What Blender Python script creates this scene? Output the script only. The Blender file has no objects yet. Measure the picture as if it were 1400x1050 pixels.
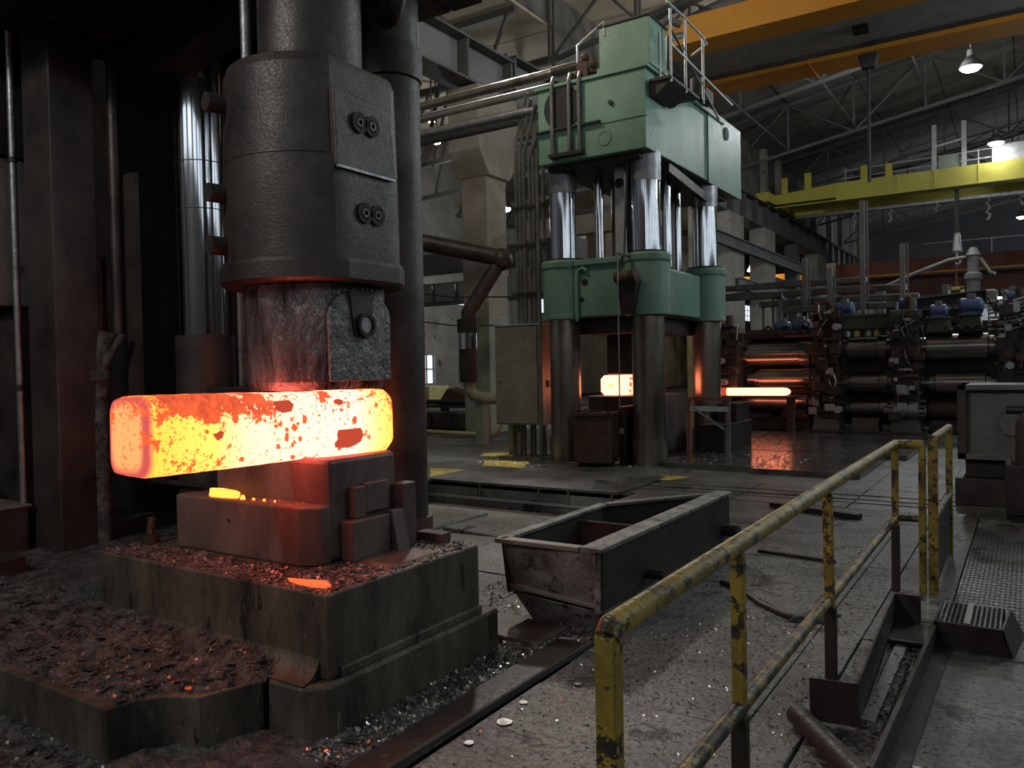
import bpy, math, random
from mathutils import Vector, noise
random.seed(11)
scene = bpy.context.scene
col = scene.collection
R = math.radians

# ---------------------------------------------------------------- camera, world, lights, exposure
H = 1.65
YAW, PITCH, ROLL = R(33), R(-1.1), R(1.1)
Fv = Vector((-math.sin(YAW) * math.cos(PITCH), math.cos(YAW) * math.cos(PITCH), math.sin(PITCH)))
R0 = Vector((math.cos(YAW), math.sin(YAW), 0))
U0 = R0.cross(Fv)
Rv = R0 * math.cos(ROLL) - U0 * math.sin(ROLL)
Uv = U0 * math.cos(ROLL) + R0 * math.sin(ROLL)
cam_data = bpy.data.cameras.new('camera')
cam_data.sensor_width = 36
cam_data.lens = 36 * 1090 / 1400
cam_data.clip_start = 0.05
cam_data.clip_end = 400
cam = bpy.data.objects.new('camera', cam_data)
col.objects.link(cam)
from mathutils import Matrix
m3 = Matrix((Rv, Uv, -Fv)).transposed()
cam.matrix_world = Matrix.Translation((0, 0, H)) @ m3.to_4x4()
scene.camera = cam

world = bpy.data.worlds.new('hall_ambient')
scene.world = world
world.use_nodes = True
bg = world.node_tree.nodes['Background']
bg.inputs[0].default_value = (0.80, 0.92, 1.0, 1)
bg.inputs[1].default_value = 0.10

scene.view_settings.view_transform = 'Standard'
scene.view_settings.look = 'None'
scene.view_settings.gamma = 1
scene.view_settings.use_curve_mapping = False
scene.view_settings.exposure = 0.28
try:
    scene.cycles.use_denoising = True
    scene.cycles.max_bounces = 6
    scene.cycles.sample_clamp_indirect = 4
    scene.cycles.caustics_reflective = False
    scene.cycles.caustics_refractive = False
except Exception:
    pass


def area(name, loc, target, size, power, color, size_y=None):
    d = bpy.data.lights.new(name, 'AREA')
    d.energy = power
    d.color = color
    d.size = size
    if size_y:
        d.shape = 'RECTANGLE'
        d.size_y = size_y
    o = bpy.data.objects.new(name, d)
    o.location = loc
    o.rotation_euler = (Vector(target) - Vector(loc)).to_track_quat('-Z', 'Y').to_euler()
    col.objects.link(o)
    return o


def point(name, loc, power, color, r=0.2):
    d = bpy.data.lights.new(name, 'POINT')
    d.energy = power
    d.color = color
    d.shadow_soft_size = r
    o = bpy.data.objects.new(name, d)
    o.location = loc
    col.objects.link(o)
    return o


def spot(name, loc, target, power, color, angle, blend=0.5, r=0.25):
    d = bpy.data.lights.new(name, 'SPOT')
    d.energy = power
    d.color = color
    d.spot_size = R(angle)
    d.spot_blend = blend
    d.shadow_soft_size = r
    o = bpy.data.objects.new(name, d)
    o.location = loc
    o.rotation_euler = (Vector(target) - Vector(loc)).to_track_quat('-Z', 'Y').to_euler()
    col.objects.link(o)
    return o


# the hall's high bay lamps (shaded, so they throw their light down) plus unseen fill lamps and a floating area light, added
spot('bay_and_fill_light', (-9.6, 14.2, 9.4), (-3.0, 6.0, 0), 1500, (1.0, 0.95, 0.87), 95, .6, .3)
area('right_press_head_fill', (4.5, 18.5, 9.5), (-5.1, 14, 5.2), 1.6, 620, (0.80, 0.95, 1.0), 5)  # floating panel added to brighten the right side of the green press head
point('bay_and_fill_light', (5.5, 6.5, 9.5), 170, (1.0, 0.96, 0.9), 0.35)
point('bay_and_fill_light', (-2.6, 29, 10.2), 750, (0.93, 0.96, 1.0), 0.35)
point('bay_and_fill_light', (-8.2, 8.5, 9.4), 330, (1.0, 0.88, 0.70), 0.3)  # unseen warm lamp, set to brighten the left concrete column
point('bay_and_fill_light', (-4.6, -3.0, 6.5), 460, (1.0, 0.95, 0.88), 0.35)  # unseen fill added behind the camera for the dark left foreground
point('bay_and_fill_light', (1.0, 20.0, 10.0), 420, (0.95, 0.97, 1.0), 0.35)  # unseen lamp added to put highlights on the mill rolls

# ---------------------------------------------------------------- mesh helpers


class MB:
    def __init__(self):
        self.v = []
        self.f = []
        self.s = []

    def add(self, verts, faces, smooth=False):
        n = len(self.v)
        self.v += [tuple(p) for p in verts]
        for f in faces:
            self.f.append(tuple(i + n for i in f))
            self.s.append(smooth)
        return self

    def box(self, x0, x1, y0, y1, z0, z1):
        v = [(x, y, z) for z in (z0, z1) for y in (y0, y1) for x in (x0, x1)]
        return self.add(v, [(0, 2, 3, 1), (4, 5, 7, 6), (0, 1, 5, 4), (2, 6, 7, 3), (0, 4, 6, 2), (1, 3, 7, 5)])

    def hexa(self, bottom, top):
        n = len(bottom)
        f = [tuple(range(n - 1, -1, -1)), tuple(range(n, 2 * n))]
        f += [(i, (i + 1) % n, n + (i + 1) % n, n + i) for i in range(n)]
        return self.add(list(bottom) + list(top), f)

    def prism(self, poly, axis, a, b):
        def P(p, t):
            if axis == 'z':
                return (p[0], p[1], t)
            if axis == 'y':
                return (p[0], t, p[1])
            return (t, p[0], p[1])
        return self.hexa([P(p, a) for p in poly], [P(p, b) for p in poly])

    def ring_frame(self, d):
        d = Vector(d).normalized()
        a = Vector((0, 0, 1)) if abs(d.z) < 0.9 else Vector((1, 0, 0))
        u = d.cross(a).normalized()
        return d, u, d.cross(u)

    def lathe(self, p0, d, prof, n=20, caps=True):
        d, u, w = self.ring_frame(d)
        p0 = Vector(p0)
        rings = []
        for r, t in prof:
            rings.append([p0 + d * t + (u * math.cos(2 * math.pi * k / n) + w * math.sin(2 * math.pi * k / n)) * r for k in range(n)])
        for a, b in zip(rings, rings[1:]):
            self.add(a + b, [(k, (k + 1) % n, n + (k + 1) % n, n + k) for k in range(n)], True)
        if caps:
            self.add(rings[0], [tuple(range(n - 1, -1, -1))])
            self.add(rings[-1], [tuple(range(n))])
        return self

    def cyl(self, p0, p1, r, r2=None, n=16):
        d = Vector(p1) - Vector(p0)
        return self.lathe(p0, d, [(r, 0), (r if r2 is None else r2, d.length)], n)

    def tube(self, pts, r, n=10):
        pts = [Vector(p) for p in pts]
        rings = []
        for i, p in enumerate(pts):
            t = (pts[min(i + 1, len(pts) - 1)] - pts[max(i - 1, 0)])
            if 0 < i < len(pts) - 1:
                t = (pts[i + 1] - p).normalized() + (p - pts[i - 1]).normalized()
            d, u, w = self.ring_frame(t)
            if rings:
                u = (pu - d * pu.dot(d)).normalized()
                w = d.cross(u)
            pu = u
            k = 1.0
            if 0 < i < len(pts) - 1:
                c = (pts[i + 1] - p).normalized().dot(d)
                k = 1 / max(c, 0.5) if False else 1.0
            rings.append([p + (u * math.cos(2 * math.pi * j / n) + w * math.sin(2 * math.pi * j / n)) * r * k for j in range(n)])
        v = [q for ring in rings for q in ring]
        f = []
        for i in range(len(rings) - 1):
            f += [(i * n + j, i * n + (j + 1) % n, (i + 1) * n + (j + 1) % n, (i + 1) * n + j) for j in range(n)]
        self.add(v, f, True)
        self.add(rings[0], [tuple(range(n - 1, -1, -1))])
        self.add(rings[-1], [tuple(range(n))])
        return self

    def bar(self, p0, p1, w, h):
        d, u, q = self.ring_frame(Vector(p1) - Vector(p0))
        p0, p1 = Vector(p0), Vector(p1)
        c = [(-w / 2, -h / 2), (w / 2, -h / 2), (w / 2, h / 2), (-w / 2, h / 2)]
        return self.hexa([p0 + u * a + q * b for a, b in c], [p1 + u * a + q * b for a, b in c])

    def sphere(self, c, r, n=10):
        return self.lathe((c[0], c[1], c[2] - r), (0, 0, 1), [(r * math.sin(math.pi * i / n) + 1e-4, r - r * math.cos(math.pi * i / n)) for i in range(n + 1)], n + 4)

    def ibeam(self, p0, p1, h, w, t):
        """I section between two points, web vertical"""
        p0, p1 = Vector(p0), Vector(p1)
        d = (p1 - p0).normalized()
        s = d.cross(Vector((0, 0, 1))).normalized()
        z = Vector((0, 0, 1))
        prof = [(-w / 2, 0), (w / 2, 0), (w / 2, t), (t / 2, t), (t / 2, h - t), (w / 2, h - t), (w / 2, h), (-w / 2, h), (-w / 2, h - t), (-t / 2, h - t), (-t / 2, t), (-w / 2, t)]
        return self.hexa([p0 + s * a + z * b for a, b in prof], [p1 + s * a + z * b for a, b in prof])


ORG = {}


def obj(name, mb, mat, parent=None, bevel=0.0, kind=None, label=None, seg=2):
    o0 = ORG.get(parent.name, Vector((0, 0, 0))) if parent else Vector((0, 0, 0))
    me = bpy.data.meshes.new(name)
    me.from_pydata([(x - o0.x, y - o0.y, z - o0.z) for x, y, z in mb.v], [], mb.f)
    me.polygons.foreach_set('use_smooth', mb.s)
    me.materials.append(mat)
    me.update()
    if getattr(mb, 'sharp', None):
        me.set_sharp_from_angle(angle=R(mb.sharp))
    o = bpy.data.objects.new(name, me)
    col.objects.link(o)
    if parent:
        o.parent = parent
        ORG[o.name] = o0
    if bevel:
        b = o.modifiers.new('edge_bevel', 'BEVEL')
        b.width = bevel
        b.segments = seg
        b.limit_method = 'ANGLE'
        b.angle_limit = R(50)
        b.harden_normals = False
    if kind:
        o['kind'] = kind
    if label:
        o['label'] = label
    return o


def thing(name, label, cat, loc, group=None):
    o = bpy.data.objects.new(name, None)
    o.empty_display_size = 0.2
    col.objects.link(o)
    o.location = loc
    ORG[o.name] = Vector(loc)
    o['label'] = label
    o['category'] = cat
    if group:
        o['group'] = group
    return o


def solo(name, mb, mat, label, cat, group=None, bevel=0.0, kind=None):
    """a thing that is one mesh, its origin at its base"""
    xs, ys, zs = zip(*mb.v)
    c = Vector(((min(xs) + max(xs)) / 2, (min(ys) + max(ys)) / 2, min(zs)))
    mb.v = [(x - c.x, y - c.y, z - c.z) for x, y, z in mb.v]
    o = obj(name, mb, mat, None, bevel, kind)
    o.location = c
    ORG[o.name] = c
    o['label'] = label
    o['category'] = cat
    if group:
        o['group'] = group
    return o


def structure(name, mb, mat, bevel=0.0):
    return obj(name, mb, mat, None, bevel, 'structure')


# ---------------------------------------------------------------- materials


def new_mat(name):
    m = bpy.data.materials.new(name)
    m.use_nodes = True
    nt = m.node_tree
    return m, nt, nt.nodes['Principled BSDF']


def N(nt, kind, **kw):
    n = nt.nodes.new(kind)
    for k, v in kw.items():
        if k in n.inputs:
            n.inputs[k].default_value = v
        else:
            setattr(n, k, v)
    return n


def ramp(nt, fac, stops):
    r = nt.nodes.new('ShaderNodeValToRGB')
    e = r.color_ramp.elements
    while len(e) > 1:
        e.remove(e[-1])
    e[0].position = stops[0][0]
    c = stops[0][1]
    e[0].color = (*c, 1) if len(c) == 3 else c
    for p, c in stops[1:]:
        q = e.new(p)
        q.color = (*c, 1) if len(c) == 3 else c
    nt.links.new(fac, r.inputs[0])
    return r.outputs[0]


def g(v):
    return (v, v, v)


def surf(name, a, b, rough=(0.45, 0.75), metal=0.0, scale=3.0, bump=0.15, fine=40.0, chips=None, chip_lo=0.56, chip_scale=6.0, stretch=(1, 1, 1), spec=0.5, grit=None):
    """two tone grimy surface with grain; chips = a third colour showing in worn patches"""
    m, nt, p = new_mat(name)
    geo = N(nt, 'ShaderNodeNewGeometry')
    mp = N(nt, 'ShaderNodeMapping')
    mp.inputs['Scale'].default_value = stretch
    nt.links.new(geo.outputs['Position'], mp.inputs[0])
    n1 = N(nt, 'ShaderNodeTexNoise', Scale=scale, Detail=7.0, Roughness=0.62)
    n2 = N(nt, 'ShaderNodeTexNoise', Scale=fine, Detail=4.0, Roughness=0.6)
    for n in (n1, n2):
        nt.links.new(mp.outputs[0], n.inputs['Vector'])
    c = ramp(nt, n1.outputs[0], [(0.32, a), (0.68, b)])
    if chips:
        n3 = N(nt, 'ShaderNodeTexNoise', Scale=chip_scale, Detail=9.0, Roughness=0.7)
        nt.links.new(mp.outputs[0], n3.inputs['Vector'])
        k = ramp(nt, n3.outputs[0], [(chip_lo, g(0)), (chip_lo + 0.035, g(1))])
        mx = N(nt, 'ShaderNodeMix', data_type='RGBA')
        nt.links.new(k, mx.inputs[0])
        nt.links.new(c, mx.inputs[6])
        mx.inputs[7].default_value = (*chips, 1)
        c = mx.outputs[2]
    if grit:
        for gc, glo, gs in grit:
            n4 = N(nt, 'ShaderNodeTexNoise', Scale=gs, Detail=3.0, Roughness=0.55)
            nt.links.new(mp.outputs[0], n4.inputs['Vector'])
            k4 = ramp(nt, n4.outputs[0], [(glo, g(0)), (glo + 0.05, g(1))])
            mx4 = N(nt, 'ShaderNodeMix', data_type='RGBA')
            nt.links.new(k4, mx4.inputs[0])
            nt.links.new(c, mx4.inputs[6])
            mx4.inputs[7].default_value = (*gc, 1)
            c = mx4.outputs[2]
    nt.links.new(c, p.inputs['Base Color'])
    r = ramp(nt, n2.outputs[0], [(0.3, g(rough[0])), (0.7, g(rough[1]))])
    nt.links.new(r, p.inputs['Roughness'])
    p.inputs['Metallic'].default_value = metal
    p.inputs['Specular IOR Level'].default_value = spec
    if bump:
        ad = N(nt, 'ShaderNodeMath', operation='ADD')
        nt.links.new(n1.outputs[0], ad.inputs[0])
        nt.links.new(n2.outputs[0], ad.inputs[1])
        b_ = N(nt, 'ShaderNodeBump', Strength=bump, Distance=0.02)
        nt.links.new(ad.outputs[0], b_.inputs['Height'])
        nt.links.new(b_.outputs[0], p.inputs['Normal'])
    return m


def glow(name, color, strength):
    m, nt, p = new_mat(name)
    p.inputs['Base Color'].default_value = (0.02, 0.02, 0.02, 1)
    p.inputs['Emission Color'].default_value = (*color, 1)
    p.inputs['Emission Strength'].default_value = strength
    return m


black_steel = surf('sooty_black_steel', (0.016, 0.013, 0.011), (0.05, 0.041, 0.035), (0.4, 0.7), 0.3, 2.5, 0.12, 60)
press_steel = surf('oiled_press_steel', (0.026, 0.022, 0.020), (0.085, 0.072, 0.064), (0.28, 0.6), 0.45, 3.0, 0.18, 70)
die_steel = surf('scaled_die_steel', (0.055, 0.043, 0.038), (0.155, 0.118, 0.103), (0.4, 0.7), 0.12, 3.5, 0.22, 80, stretch=(1, 1, 0.5))
anvil_steel = surf('anvil_cast_steel', (0.03, 0.026, 0.021), (0.165, 0.138, 0.105), (0.3, 0.7), 0.3, 3.2, 0.45, 42, chips=(0.02, 0.017, 0.014), chip_lo=0.585, chip_scale=4, stretch=(1.5, 1.5, 0.5), grit=[((0.30, 0.28, 0.25), 0.70, 16), ((0.26, 0.25, 0.23), 0.735, 60)])
wet_steel = surf('wet_streaked_die_steel', (0.02, 0.018, 0.017), (0.30, 0.28, 0.275), (0.14, 0.4), 0.6, 5.0, 0.9, 26, stretch=(1.4, 1.4, 0.45))
speckled_steel = surf('speckled_die_face', (0.05, 0.048, 0.046), (0.24, 0.235, 0.23), (0.25, 0.5), 0.55, 14, 0.6, 45)
bright_steel = surf('bright_worn_steel', (0.20, 0.20, 0.205), (0.34, 0.34, 0.35), (0.25, 0.5), 0.7, 6, 0.2, 60)
chrome = surf('polished_column_chrome', (0.50, 0.51, 0.53), (0.62, 0.63, 0.66), (0.08, 0.13), 1.0, 1.2, 0.0, 3)
dull_column = surf('oily_bare_column_steel', (0.16, 0.138, 0.112), (0.38, 0.335, 0.285), (0.24, 0.36), 0.85, 1.6, 0.0, 4, stretch=(1, 1, 0.35))
roll_steel = surf('ground_roll_steel', (0.20, 0.18, 0.17), (0.34, 0.32, 0.30), (0.22, 0.27), 0.9, 1.2, 0.0, 2.5)
bin_steel = surf('scraped_bin_steel', (0.055, 0.056, 0.052), (0.26, 0.262, 0.245), (0.4, 0.7), 0.2, 5, 0.5, 40, chips=(0.04, 0.035, 0.03), chip_lo=0.56, chip_scale=7)
rust_steel = surf('rusty_brown_steel', (0.05, 0.028, 0.018), (0.12, 0.065, 0.042), (0.5, 0.8), 0.2, 4, 0.25, 60)
red_steel = surf('red_oxide_painted_steel', (0.14, 0.04, 0.025), (0.24, 0.075, 0.045), (0.5, 0.75), 0.0, 3, 0.12, 50)
grey_paint = surf('dirty_grey_paint', (0.10, 0.098, 0.088), (0.20, 0.195, 0.175), (0.4, 0.65), 0.1, 2.5, 0.08, 50, chips=(0.07, 0.06, 0.05), chip_lo=0.6)
cabinet_paint = surf('cabinet_grey_brown_paint', (0.20, 0.185, 0.155), (0.30, 0.285, 0.245), (0.4, 0.6), 0.1, 1.6, 0.05, 50, chips=(0.42, 0.42, 0.36), chip_lo=0.62, chip_scale=3.2)
green_paint = surf('oil_stained_green_paint', (0.125, 0.235, 0.165), (0.215, 0.36, 0.275), (0.35, 0.6), 0.0, 1.3, 0.05, 40, chips=(0.36, 0.42, 0.32), chip_lo=0.66, chip_scale=3, stretch=(1, 1, 0.55))
dark_green = surf('dark_green_machine_paint', (0.035, 0.05, 0.028), (0.075, 0.095, 0.055), (0.4, 0.6), 0.0, 2, 0.06, 40)
pale_green = surf('pale_green_wall_paint', (0.22, 0.27, 0.20), (0.34, 0.38, 0.30), (0.6, 0.8), 0.0, 2, 0.08, 40)
orange_paint = surf('orange_crane_paint', (0.66, 0.27, 0.02), (0.85, 0.36, 0.035), (0.4, 0.6), 0.0, 0.7, 0.03, 30, stretch=(0.5, 1, 1))
yellow_crane_paint = surf('yellow_crane_paint', (0.47, 0.42, 0.06), (0.62, 0.56, 0.09), (0.4, 0.6), 0.0, 0.7, 0.03, 30, stretch=(0.5, 1, 1))
red_crane_paint = surf('brick_red_crane_paint', (0.13, 0.042, 0.026), (0.21, 0.07, 0.043), (0.5, 0.7), 0.0, 0.7, 0.03, 30)
rail_yellow = surf('worn_yellow_rail_paint', (0.13, 0.092, 0.018), (0.40, 0.295, 0.035), (0.3, 0.6), 0.0, 7, 0.25, 60, chips=(0.03, 0.024, 0.018), chip_lo=0.525, chip_scale=14)
rail_brown = surf('rubbed_brown_rail_paint', (0.09, 0.062, 0.025), (0.30, 0.21, 0.04), (0.3, 0.6), 0.1, 8, 0.25, 60, chips=(0.03, 0.024, 0.018), chip_lo=0.475, chip_scale=12)
yellow_mark = surf('yellow_floor_marking_paint', (0.42, 0.32, 0.05), (0.60, 0.47, 0.07), (0.5, 0.7), 0.0, 3, 0.06, 40, chips=(0.13, 0.115, 0.09), chip_lo=0.54, chip_scale=5)
yellow_pipe_paint = surf('faded_yellow_pipe_paint', (0.45, 0.40, 0.18), (0.62, 0.56, 0.28), (0.5, 0.7), 0.0, 4, 0.05, 40)
concrete = surf('sooty_concrete', (0.22, 0.20, 0.165), (0.38, 0.35, 0.295), (0.75, 0.95), 0.0, 0.9, 0.15, 30, chips=(0.10, 0.085, 0.07), chip_lo=0.62, chip_scale=1.1)
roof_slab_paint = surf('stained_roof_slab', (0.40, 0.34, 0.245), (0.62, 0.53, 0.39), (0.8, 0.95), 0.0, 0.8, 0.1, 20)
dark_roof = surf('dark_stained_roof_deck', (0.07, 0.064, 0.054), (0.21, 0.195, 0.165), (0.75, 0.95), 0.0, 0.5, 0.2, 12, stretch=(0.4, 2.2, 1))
girder_grey = surf('dark_grey_girder_paint', (0.06, 0.06, 0.058), (0.12, 0.118, 0.11), (0.5, 0.75), 0.1, 0.8, 0.05, 30)
panel_grey = surf('grey_girder_web_panel', (0.12, 0.12, 0.115), (0.21, 0.21, 0.20), (0.5, 0.75), 0.1, 0.7, 0.05, 30)
far_wall_mat = surf('dim_far_wall', (0.06, 0.06, 0.062), (0.11, 0.11, 0.115), (0.8, 0.95), 0.0, 0.2, 0.05, 8)
blue_motor = surf('blue_motor_paint', (0.04, 0.06, 0.14), (0.08, 0.11, 0.24), (0.35, 0.6), 0.0, 3, 0.05, 40)
pale_metal = surf('pale_galvanised_metal', (0.36, 0.37, 0.37), (0.55, 0.56, 0.55), (0.35, 0.6), 0.5, 4, 0.05, 40)
hose_black = surf('black_rubber_hose', (0.012, 0.012, 0.012), (0.03, 0.03, 0.03), (0.4, 0.6), 0.0, 6, 0.05, 40)
plate_floor = surf('oily_floor_plate', (0.04, 0.039, 0.036), (0.20, 0.198, 0.184), (0.25, 0.7), 0.3, 1.0, 0.3, 22, chips=(0.04, 0.036, 0.032), chip_lo=0.575, chip_scale=1.7, grit=[((0.30, 0.29, 0.28), 0.70, 30)])
wet_floor = surf('wet_scaled_floor_plate', (0.06, 0.055, 0.052), (0.15, 0.14, 0.13), (0.05, 0.30), 0.3, 1.6, 0.07, 14, chips=(0.04, 0.036, 0.034), chip_lo=0.58, chip_scale=2.2)
concrete_floor = surf('grimy_concrete_floor', (0.026, 0.026, 0.024), (0.215, 0.217, 0.205), (0.3, 0.75), 0.1, 1.1, 0.6, 30, chips=(0.035, 0.031, 0.028), chip_lo=0.56, chip_scale=2.2, grit=[((0.03, 0.027, 0.024), 0.56, 38), ((0.34, 0.33, 0.32), 0.66, 70)])
pit_floor = surf('pale_dusty_pit_floor', (0.14, 0.135, 0.125), (0.33, 0.32, 0.30), (0.6, 0.85), 0.0, 1.5, 0.3, 20, chips=(0.05, 0.046, 0.042), chip_lo=0.57, chip_scale=3)
sub_floor = surf('black_gap_and_shade', (0.012, 0.011, 0.01), (0.03, 0.028, 0.025), (0.6, 0.8), 0.0, 2, 0.2, 20)  # floor gaps and holes; also paints the shade under the platform deck
scale_bed = surf('crushed_mill_scale', (0.020, 0.0195, 0.019), (0.165, 0.161, 0.154), (0.22, 0.6), 0.45, 12.0, 1.0, 48)
glint_mat = surf('bright_glinting_scale', (0.22, 0.22, 0.22), (0.62, 0.62, 0.61), (0.18, 0.34), 0.9, 12, 0.0, 40)
flake_mat = surf('shiny_scale_flake', (0.10, 0.097, 0.094), (0.40, 0.395, 0.39), (0.28, 0.5), 0.6, 12, 0.0, 40)
lamp_glow = glow('lit_lamp_lens', (0.95, 0.98, 1.0), 40)
lamp_warm = glow('warm_lit_lamp_lens', (1.0, 0.9, 0.7), 30)
fill_pane = glow('added_window_fill_pane', (0.80, 0.92, 1.0), 1.6)  # glow for the added windows out of view
window_glow = glow('daylit_window_pane', (0.72, 0.85, 1.0), 1.15)


def hot_metal():
    """hot steel: brightest in the middle, cooler ends, flaked dark red scale"""
    m, nt, p = new_mat('white_hot_steel_with_scale')
    tc = N(nt, 'ShaderNodeTexCoord')
    sep = N(nt, 'ShaderNodeSeparateXYZ')
    nt.links.new(tc.outputs['Object'], sep.inputs[0])
    n1 = N(nt, 'ShaderNodeTexNoise', Scale=6.0, Detail=3.0, Roughness=0.5)
    n2 = N(nt, 'ShaderNodeTexNoise', Scale=17.0, Detail=8.0, Roughness=0.72)
    n3 = N(nt, 'ShaderNodeTexNoise', Scale=70.0, Detail=3.0, Roughness=0.6)
    for n in (n1, n2, n3):
        nt.links.new(tc.outputs['Object'], n.inputs['Vector'])
    # temperature along the billet (local y from -0.75 at the near end)
    mr = N(nt, 'ShaderNodeMapRange')
    mr.inputs[1].default_value = -0.75
    mr.inputs[2].default_value = 0.75
    nt.links.new(sep.outputs[1], mr.inputs[0])
    temp = ramp(nt, mr.outputs[0], [(0.0, (1.0, 0.40, 0.13)), (0.006, (1.0, 0.36, 0.12)), (0.02, (3.2, 0.66, 0.07)), (0.22, (4.6, 0.84, 0.15)), (0.36, (7.0, 1.0, 0.60)), (0.80, (7.4, 1.05, 0.76)), (0.92, (5.6, 0.90, 0.24)), (1.0, (3.8, 0.74, 0.08))])
    # the rim of the sawn end has cooled to pink
    def m1(op, a, b=None):
        q = N(nt, 'ShaderNodeMath', operation=op)
        nt.links.new(a, q.inputs[0])
        if b is not None:
            if isinstance(b, float):
                q.inputs[1].default_value = b
            else:
                nt.links.new(b, q.inputs[1])
        return q.outputs[0]
    ax = m1('MULTIPLY', m1('ABSOLUTE', sep.outputs[0]), 6.9)
    az = m1('MULTIPLY', m1('ABSOLUTE', sep.outputs[2]), 5.9)
    rim = ramp(nt, m1('ADD', m1('POWER', ax, 4.0), m1('POWER', az, 4.0)), [(0.25, g(0)), (0.85, g(1))])
    endm = ramp(nt, mr.outputs[0], [(0.0, g(1)), (0.012, g(1)), (0.03, g(0))])
    rimf = m1('MULTIPLY', rim, endm)
    mr2 = N(nt, 'ShaderNodeMix', data_type='RGBA')
    nt.links.new(rimf, mr2.inputs[0])
    nt.links.new(temp, mr2.inputs[6])
    mr2.inputs[7].default_value = (0.60, 0.085, 0.08, 1)
    temp = mr2.outputs[2]
    # scale cover: high on the near top edge and along the lower edge
    def madd(a, k, b):
        q = N(nt, 'ShaderNodeMath', operation='MULTIPLY_ADD')
        nt.links.new(a, q.inputs[0])
        q.inputs[1].default_value = k
        if isinstance(b, float):
            q.inputs[2].default_value = b
        else:
            nt.links.new(b, q.inputs[2])
        return q.outputs[0]
    zt = ramp(nt, madd(sep.outputs[2], 2.78, 0.5), [(0.0, g(0.045)), (0.10, g(0.02)), (0.45, g(0.0)), (0.60, g(0.02)), (0.76, g(0.085)), (1.0, g(0.12))])
    yt = ramp(nt, mr.outputs[0], [(0.0, g(0.55)), (0.06, g(1.0)), (0.38, g(0.9)), (0.48, g(0.28)), (0.6, g(0.3)), (0.9, g(0.25)), (0.97, g(0.6))])
    zy = N(nt, 'ShaderNodeMath', operation='MULTIPLY')
    nt.links.new(zt, zy.inputs[0])
    nt.links.new(yt, zy.inputs[1])
    s = madd(n1.outputs[0], 0.42, zy.outputs[0])
    s = madd(n2.outputs[0], 0.58, s)
    mask = ramp(nt, s, [(0.568, g(0)), (0.583, g(1))])
    s2 = madd(n3.outputs[0], 0.8, zy.outputs[0])
    mask2 = ramp(nt, s2, [(0.495, g(0)), (0.52, g(0.85))])
    mm = N(nt, 'ShaderNodeMath', operation='MAXIMUM')
    nt.links.new(mask, mm.inputs[0])
    nt.links.new(mask2, mm.inputs[1])
    sc_col = ramp(nt, n2.outputs[0], [(0.35, (0.42, 0.035, 0.015)), (0.65, (1.0, 0.14, 0.03))])
    mx = N(nt, 'ShaderNodeMix', data_type='RGBA')
    nt.links.new(mm.outputs[0], mx.inputs[0])
    nt.links.new(temp, mx.inputs[6])
    nt.links.new(sc_col, mx.inputs[7])
    p.inputs['Base Color'].default_value = (0.05, 0.03, 0.03, 1)
    p.inputs['Roughness'].default_value = 0.6
    nt.links.new(mx.outputs[2], p.inputs['Emission Color'])
    p.inputs['Emission Strength'].default_value = 1.0
    b_ = N(nt, 'ShaderNodeBump', Strength=0.5, Distance=0.01)
    nt.links.new(mm.outputs[0], b_.inputs['Height'])
    nt.links.new(b_.outputs[0], p.inputs['Normal'])
    return m


hot = hot_metal()
hot_small = glow('yellow_hot_scrap', (1.0, 0.27, 0.035), 2.8)
hot_red = glow('red_hot_scale', (1.0, 0.13, 0.03), 1.1)
hot_ember = glow('fading_ember_scale', (1.0, 0.12, 0.03), 0.4)
hot_white = glow('white_hot_bar', (1.0, 0.25, 0.13), 4.8)
hot_patch = glow('orange_cooling_scale', (0.95, 0.13, 0.03), 0.85)
dull_red_hot = glow('cooled_red_scale', (0.62, 0.07, 0.03), 0.75)

# ================================================================ SETTING
# ---- floor: a dark bed with the plates of the floor laid on it
fl = MB()
fl.box(-40, -8.9, -3, 95, -0.08, -0.03)
fl.box(-8.9, -4.35, -3, 5.3, -0.08, -0.03)
fl.box(-8.9, -4.35, 9.45, 95, -0.08, -0.03)
fl.box(-4.35, 14, -3, 95, -0.08, -0.03)
floor = structure('floor', fl, sub_floor)
pf = MB().box(-8.9, -4.35, 5.3, 9.45, -0.40, -0.35)
pf.box(-8.95, -8.9, 5.3, 9.45, -0.40, -0.03).box(-4.35, -4.30, 5.3, 9.45, -0.40, -0.03)
pf.box(-8.9, -4.35, 5.25, 5.3, -0.40, -0.03).box(-8.9, -4.35, 9.45, 9.5, -0.40, -0.03)
obj('pit_lining', pf, pit_floor, floor)
slabs = [(-7.6, -6.3, 6.3, 8.9), (-6.2, -5.0, 6.0, 7.6), (-6.1, -4.9, 7.75, 8.9)]
for x0, x1, y0, y1 in slabs:
    t = random.uniform(0, .03)
    obj('floor_slab', MB().hexa([(x0, y0, -.35), (x1, y0 - .1, -.35), (x1 + .1, y1, -.35), (x0, y1, -.35)], [(x0, y0, -.31 + t), (x1, y0 - .1, -.31), (x1 + .1, y1, -.31 + t), (x0, y1, -.31)]), pit_floor, floor, 0.02)


def plate(x0, x1, y0, y1, mat, z=0.0, gap=0.0035, tilt=0.004, name='floor_plate'):
    r = lambda: z + random.uniform(-tilt, tilt)
    q = [(x0 + gap, y0 + gap), (x1 - gap, y0 + gap), (x1 - gap, y1 - gap), (x0 + gap, y1 - gap)]
    return obj(name, MB().hexa([(x, y, -0.03) for x, y in q], [(x, y, r()) for x, y in q]), mat, floor, 0.004, seg=1)


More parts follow.
